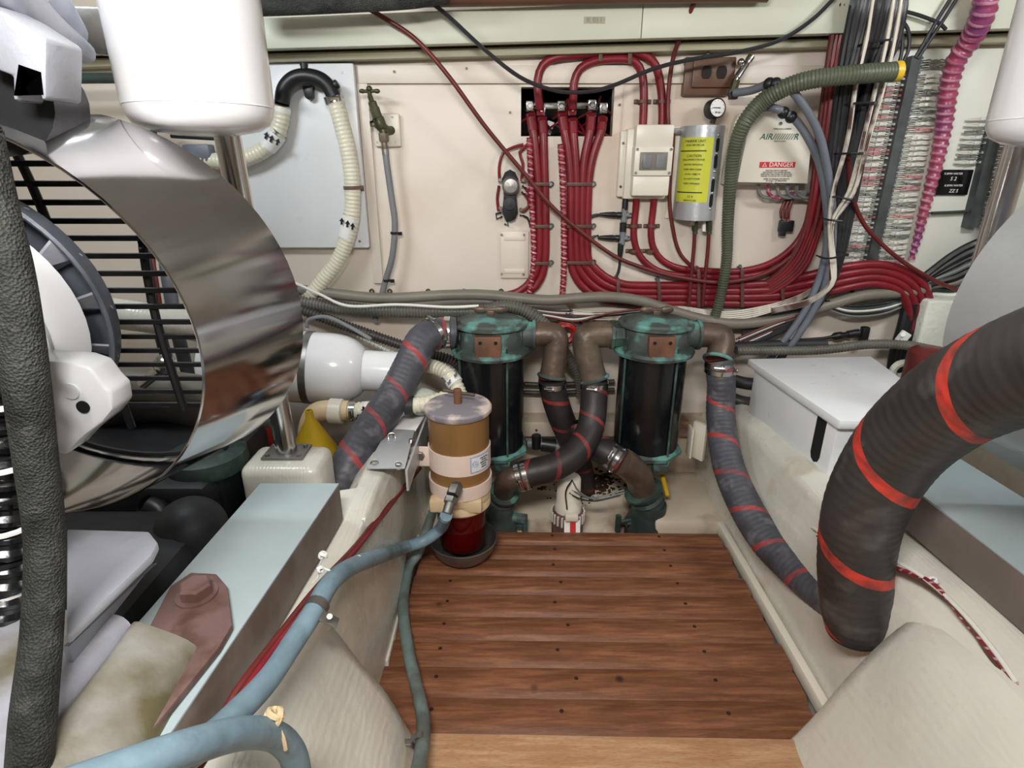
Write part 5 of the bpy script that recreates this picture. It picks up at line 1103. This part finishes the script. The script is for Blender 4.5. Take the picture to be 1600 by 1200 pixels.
for k, (u0, u1) in enumerate(((1360, 1326), (1392, 1350), (1404, 1358))):
    pts = [W(u0 + 8, -20, .19), W(u0 - 6, 60, .18), W(u0 - 22, 130, .17), W(u1 - 2, 220, .16), W(u1 - 24, 300, .15), W(1296 + k * 3, 350, .14), W(1298 + k * 3, 410, .13), W(1296 + k * 2, 445, .13), W(1262, 470 + k * 2, .10), W(1205, 482 + k * 3, .08)]
    hose('striped_cable', pts, .0052, 'cablew', 'pale striped cables standing out in front of the dark cable mass', 'cable', n=8, step=.02, group='pale striped vertical cables')
for k in range(3):
    pts = [W(1362 + k * 5, 120, .05), W(1352 + k * 5, 180, .05), W(1335 + k * 5, 260, .05), W(1316 + k * 5, 330, .04), W(1304 + k * 5, 400, .03)]
    hose('red_cable', pts, .009, 'dred', 'dark red cables lying behind the striped cables', 'cable', n=8, group='dark red cables behind')
for k, (u0, v0, u1, v1) in enumerate(((1352, 68, 1388, 64), (1333, 162, 1362, 162), (1318, 240, 1340, 240), (1306, 308, 1328, 312), (1292, 343, 1314, 345), (1288, 403, 1318, 397))):
    a, b = W(u0, v0, .165), W(u1, v1, .165)
    one('cable_tie', G().tube([a + Yv * .04, a - Yv * .012, (a + b) / 2 - Yv * .018, b - Yv * .012, b + Yv * .04], .0028, 6).box(b - Yv * .014, (.009, .007, .007)), M['black'], 'black cable tie around the striped and black cables', 'cable tie', 'black cable ties')
for k, pp in enumerate(([(1395, 14), (1430, 22), (1465, 35), (1478, 46)], [(1398, 20), (1418, 45), (1420, 75), (1412, 95)], [(1385, 30), (1408, 50), (1409, 80), (1403, 105)], [(1490, -10), (1465, 30), (1445, 65), (1430, 90)], [(1500, -10), (1478, 25), (1455, 60), (1434, 92)])):
    hose('black_wire', WL(pp, .12), .0042, 'wired', 'black wires fanning over the upper right wall', 'wire', n=8, group='black wires upper right')

# ================= TERMINAL STRIPS WITH WIRES =================
def strip(name, label, u0, v0, u1, v1, wid, cols):
    a, b = W(u0, v0, .02), W(u1, v1, .02); t = thing(name, label, 'wiring strip', (b.x, YW, b.z))
    L = (a - b); n = L.normalized()
    g = G().loft([[a + V((sx * wid / 2, sy, 0)) for sx, sy in ((-1, .019), (1, .019), (1, -.012), (-1, -.012))], [b + V((sx * wid / 2, sy, 0)) for sx, sy in ((-1, .019), (1, .019), (1, -.012), (-1, -.012))]])
    obj('duct_body', g, M['duct'], t)
    m = int(L.length / .011); base = None
    for k in range(m):
        p = b + L * ((k + .5) / m) + V((wid / 2, -.0, 0))
        if base is None: base = obj('duct_tooth', G().box(p, (.006, .026, .005)), M['duct'], t); p0 = p
        else: o = base.copy(); scene.collection.objects.link(o); o.parent = t; o.location = p - p0
    for (side, w0, w1, f0, f1, cnt, mats) in cols:
        protos = {}
        for k in range(cnt):
            f = f0 + (f1 - f0) * (k + .5 + rnd.uniform(-.25, .25)) / cnt
            p = b + L * f + V((side * wid / 2, 0, 0)); wd = w0 + (w1 - w0) * f; mm = mats[rnd.randrange(len(mats))]
            key = (mm, k % 3)
            if key not in protos:
                s = side; dz = rnd.uniform(-.003, .003)
                g = G().tube([p, p + V((s * wd * .3, -.006, .0026 + dz * .5)), p + V((s * wd * .5, -.004, -.001)), p + V((s * wd * .7, -.006, .002 - dz * .5)), p + V((s * wd, .004, 0))], .0019, 5, .03)
                g.tube([p - Z * .002, p + V((s * wd * .3, -.004, -.003 + dz * .5)), p + V((s * wd * .5, -.004, -.001)), p + V((s * wd * .75, -.004, -.003)), p + V((s * wd, .004, -.003))], .0019, 5, .03)
                g.box(p + V((s * wd * .5, -.006, -.0005)), (.009, .006, .007))
                protos[key] = (obj('wire', g, M[mm], t), p, wd)
            else:
                src, pp, w_ = protos[key]; o = src.copy(); scene.collection.objects.link(o); o.parent = t
                sc = wd / w_; o.scale = (sc, 1, 1); o.location = V((p.x - t.location.x - (pp.x - t.location.x) * sc, p.y - pp.y, p.z - pp.z))
    return t
pk = ['wirep', 'wirep', 'wirew', 'wirew', 'wirew', 'wireg']
strip('wiring_duct', 'long slotted dark wiring duct with pale wires to both sides', 1429, 88, 1358, 415, .026, ((-1, .075, .085, .0, .96, 40, pk), (1, .085, .078, .0, .99, 36, ['wirew', 'wirep', 'wirew', 'wireg'])))
strip('wiring_duct', 'short slotted dark wiring duct at the far right of the wall', 1560, 178, 1515, 355, .030, ((-1, .07, .06, .56, .98, 9, ['wireg', 'wirew']), (1, .06, .06, .05, .98, 26, ['wireg', 'wired', 'wirew'])))
pl3 = hose('wrapped_loom', [W(1546, -30, .17), W(1536, 20, .15), W(1518, 60, .11), W(1494, 95, .08), W(1482, 140, .06), W(1474, 200, .045), W(1462, 260, .04), W(1446, 320, .035), W(1434, 370, .03), W(1424, 405, .025)], [.027, .027, .026, .024, .023, .021, .018, .015, .012, .009], 'purple', 'thick pink and purple spiral wrapped loom down the right wall', 'cable', corr=(.020, .0035), n=16)
bpq = W(1491, 285, .012)
pq = thing('name_plate', 'small black engraved plate with white characters at the right wall', 'sign', bpq)
obj('plate', G().box(bpq, (.088, .004, .066), None, .001), M['blackg'], pq)
for k, (s, sz2) in enumerate((('K.BMN WATER', .0075), ('S 2', .014), ('K.BMN WATER', .0075), ('ZZ S', .012))):
    p = W(1490, (271.5, 279.5, 290, 298.5)[k], .0145); text('engraving', s, M['tape'], pq, p, X, V((.15, 0, 1)), sz2)
hose('green_wire', WT([(1450, 333), (1480, 332), (1515, 330)], .02), .004, 'verdd', 'dark green wire crossing under the black plate', 'wire', n=8)
hose('grey_conduit_pipe', [W(1592, 180, .1), W(1576, 260, .09), W(1562, 330, .08), W(1552, 400, .07)], .014, 'grey', 'brown grey pipe beside the right steel post', 'pipe', n=12)
hose('dark_red_cable', [W(1325, 240, .12), W(1330, 300, .11), W(1350, 350, .09), W(1385, 388, .08), (W(1420, 415, .08)), W(1460, 438, .07), W(1500, 455, .05)], .006, 'dred', 'dark red cable slanting over the lower right wires', 'cable', n=8)
# right lower cable fan
for k in range(8):
    m_ = ('black', 'wired', 'black', 'wireg', 'black', 'grey', 'verdd', 'wirew')[k]
    hose('black_cable', [W(1432, 442 + k * 4, .02), W(1455, 424 + k * 5, .03), W(1490, 398 + k * 9, .05), W(1530, 378 + k * 10, .07), W(1610, 352 + k * 13, .07)], .011 if k in (0, 1, 4) else .007, m_, 'dark cables fanning out to the right below the black plate', 'cable', n=8, group='fanning dark cables')
for k in range(7):
    hose('black_cable', [W(1418 + k * 6, 470, .05 + .006 * (k % 3)), W(1408 + k * 6, 510, .06), W(1395 + k * 7, 555, .06), W(1390 + k * 7, 600, .05)], .012, 'black', 'thick black cables dropping behind the white tag at the right', 'cable', n=8, group='thick black drop cables')
for k in range(5):
    hose('black_cable', [W(1290, 470 + k * 3, .06), W(1330, 478 + k * 4, .06), W(1380, 474 + k * 4, .05), W(1430, 462 + k * 2, .05)], .004, ('wired', 'verdd', 'wirew', 'black', 'wireg')[k], 'thin cables sagging under the arching red cables', 'cable', n=6, group='thin sagging cables right')
one('paper_tag', G().box(W(1411, 527, .09), (.030, .012, .034), Matrix.Rotation(.5, 3, 'Y'), .003).cyl(W(1411, 523, .10), W(1411, 523, .106), .006, n=12), M['tape'], 'small white tag in front of the black cables at the right', 'tag')
one('foam_column', G().box2(W(1452, 470, .10), (W(1520, 560, .03).x, YW - .02, W(1500, 620, .06).z), .008, 3), M['foam'], 'rough white glassed column beside the right steel band', 'column')
hose('ribbed_conduit', WT([(1150, 548), (1250, 548), (1300, 545), (1360, 538), (1420, 540), (1480, 552), (1520, 560)], .12), .0135, 'ribgrey', 'grey ribbed conduit behind the white battery box', corr=(.0085, .0024), n=14)
hose('dark_pipe', WT([(1120, 545), (1200, 540), (1290, 538)], .08), .016, 'rubber', 'dark straight pipe behind the white battery box', 'pipe', n=12)
pg = thing('plug_connector', 'black angled plug clipped low on the wall right of the hoses', 'plug', W(1330, 527, .03))
obj('plug_body', G().lathe([(0, 0), (.004, 0), (.005, .02), (.012, .03), (.012, .05), (.009, .055), (.009, .065), (.012, .068), (.013, .10), (0, .10)], W(1288, 528, .03), W(1345, 520, .03) - W(1288, 528, .03), 14), M['black'], pg)
obj('plug_elbow', G().box(W(1350, 523, .03), (.022, .02, .05), None, .004), M['black'], pg)
obj('lead', G().tube(WT([(1230, 532), (1262, 530), (1290, 528)], .03), .004, 8), M['wired'], pg)
for k in range(6):
    hose('black_wire', WT([(1150, 545 - k * 3), (1190, 528 - k * 3), (1230, 508 - k * 2), (1270, 486)], .05 + .004 * k), .0035, ('wired', 'wirew', 'dred')[k % 3], 'thin wires slanting up behind the blue grey hoses', 'wire', n=6, group='thin slanting wires')
# pipes and blocks behind white box
hose('dark_hose', PL([(1120, 585, 1.6), (1160, 598, 1.58), (1200, 602, 1.55)]), .018, 'rubber', 'upper dark hose passing behind the curved black hose', n=14)
hose('dark_hose', PL([(1120, 612, 1.58), (1160, 628, 1.55), (1200, 630, 1.5)]), .018, 'ribdark', 'lower dark hose passing behind the curved black hose', n=14)
cz = P(1440, 606, 1.45); ch = cz.z - ZF - .001
one('red_canister', G().lathe([(0, -ch), (.05, -ch), (.052, .008 - ch), (.052, .1), (.04, .11), (0, .112)], cz, Z, 24), M['dred'], 'dark red canister glimpsed behind the thick black hose', 'canister')
one('eye_bracket', G().torus(P(1408, 578, 1.50), (0, 1, .2), .022, .010, 20, 8), M['foam'], 'white eye bracket behind the battery box', 'bracket')
# ceiling edge lagging and left pipes
hose('lagged_pipe', PL([(380, 10, 1.5), (450, 8, 1.5), (540, 4, 1.5), (640, -2, 1.5), (700, -12, 1.5)]), .020, 'braid', 'dark lagged pipe along the ceiling above the beam', 'pipe', n=14)
hose('brown_pipe', PL([(640, -2, 1.57), (800, -4, 1.57), (1000, -8, 1.57), (1200, -10, 1.57)]), .018, 'brownplas', 'brown pipe along the ceiling above the beam', 'pipe', n=12)
hose('green_grey_pipe', PL([(60, 118, 1.55), (100, 122, 1.55), (200, 122, 1.55), (420, 124, 1.55)]), .012, 'verdd', 'horizontal dark green pipe behind the left white tank', 'pipe', n=12)
one('wall_label', G().box2(P(912, 37, 1.5992), P(946, 26, 1.5992) + V((0, .001, 0)), 0), M['beamlip'], 'small faded label strip on the upper beam', 'label')
wlb = bpy.data.objects['wall_label']; text('faded_print', 'K 011', M['greyprint'], wlb, P(929, 31.5, 1.5985), X, Z, .016)
# ceiling lamps that light the room
for k, (x, y, sx) in enumerate(((-.80, .92, .30), (1.12, .80, .35), (-.12, -.02, .50))):
    lm = thing('ceiling_lamp', ('lamp on the ceiling above the left engine', 'lamp on the ceiling above the right engine', 'lamp on the ceiling behind the viewer')[k], 'lamp', (x, y, ZC))
    obj('lamp_housing', G().box((x, y, ZC - .014), (sx + .04, .14 if k < 2 else .30, .026), None, .005), M['white'], lm)
# hide-away helpers for stringer labels
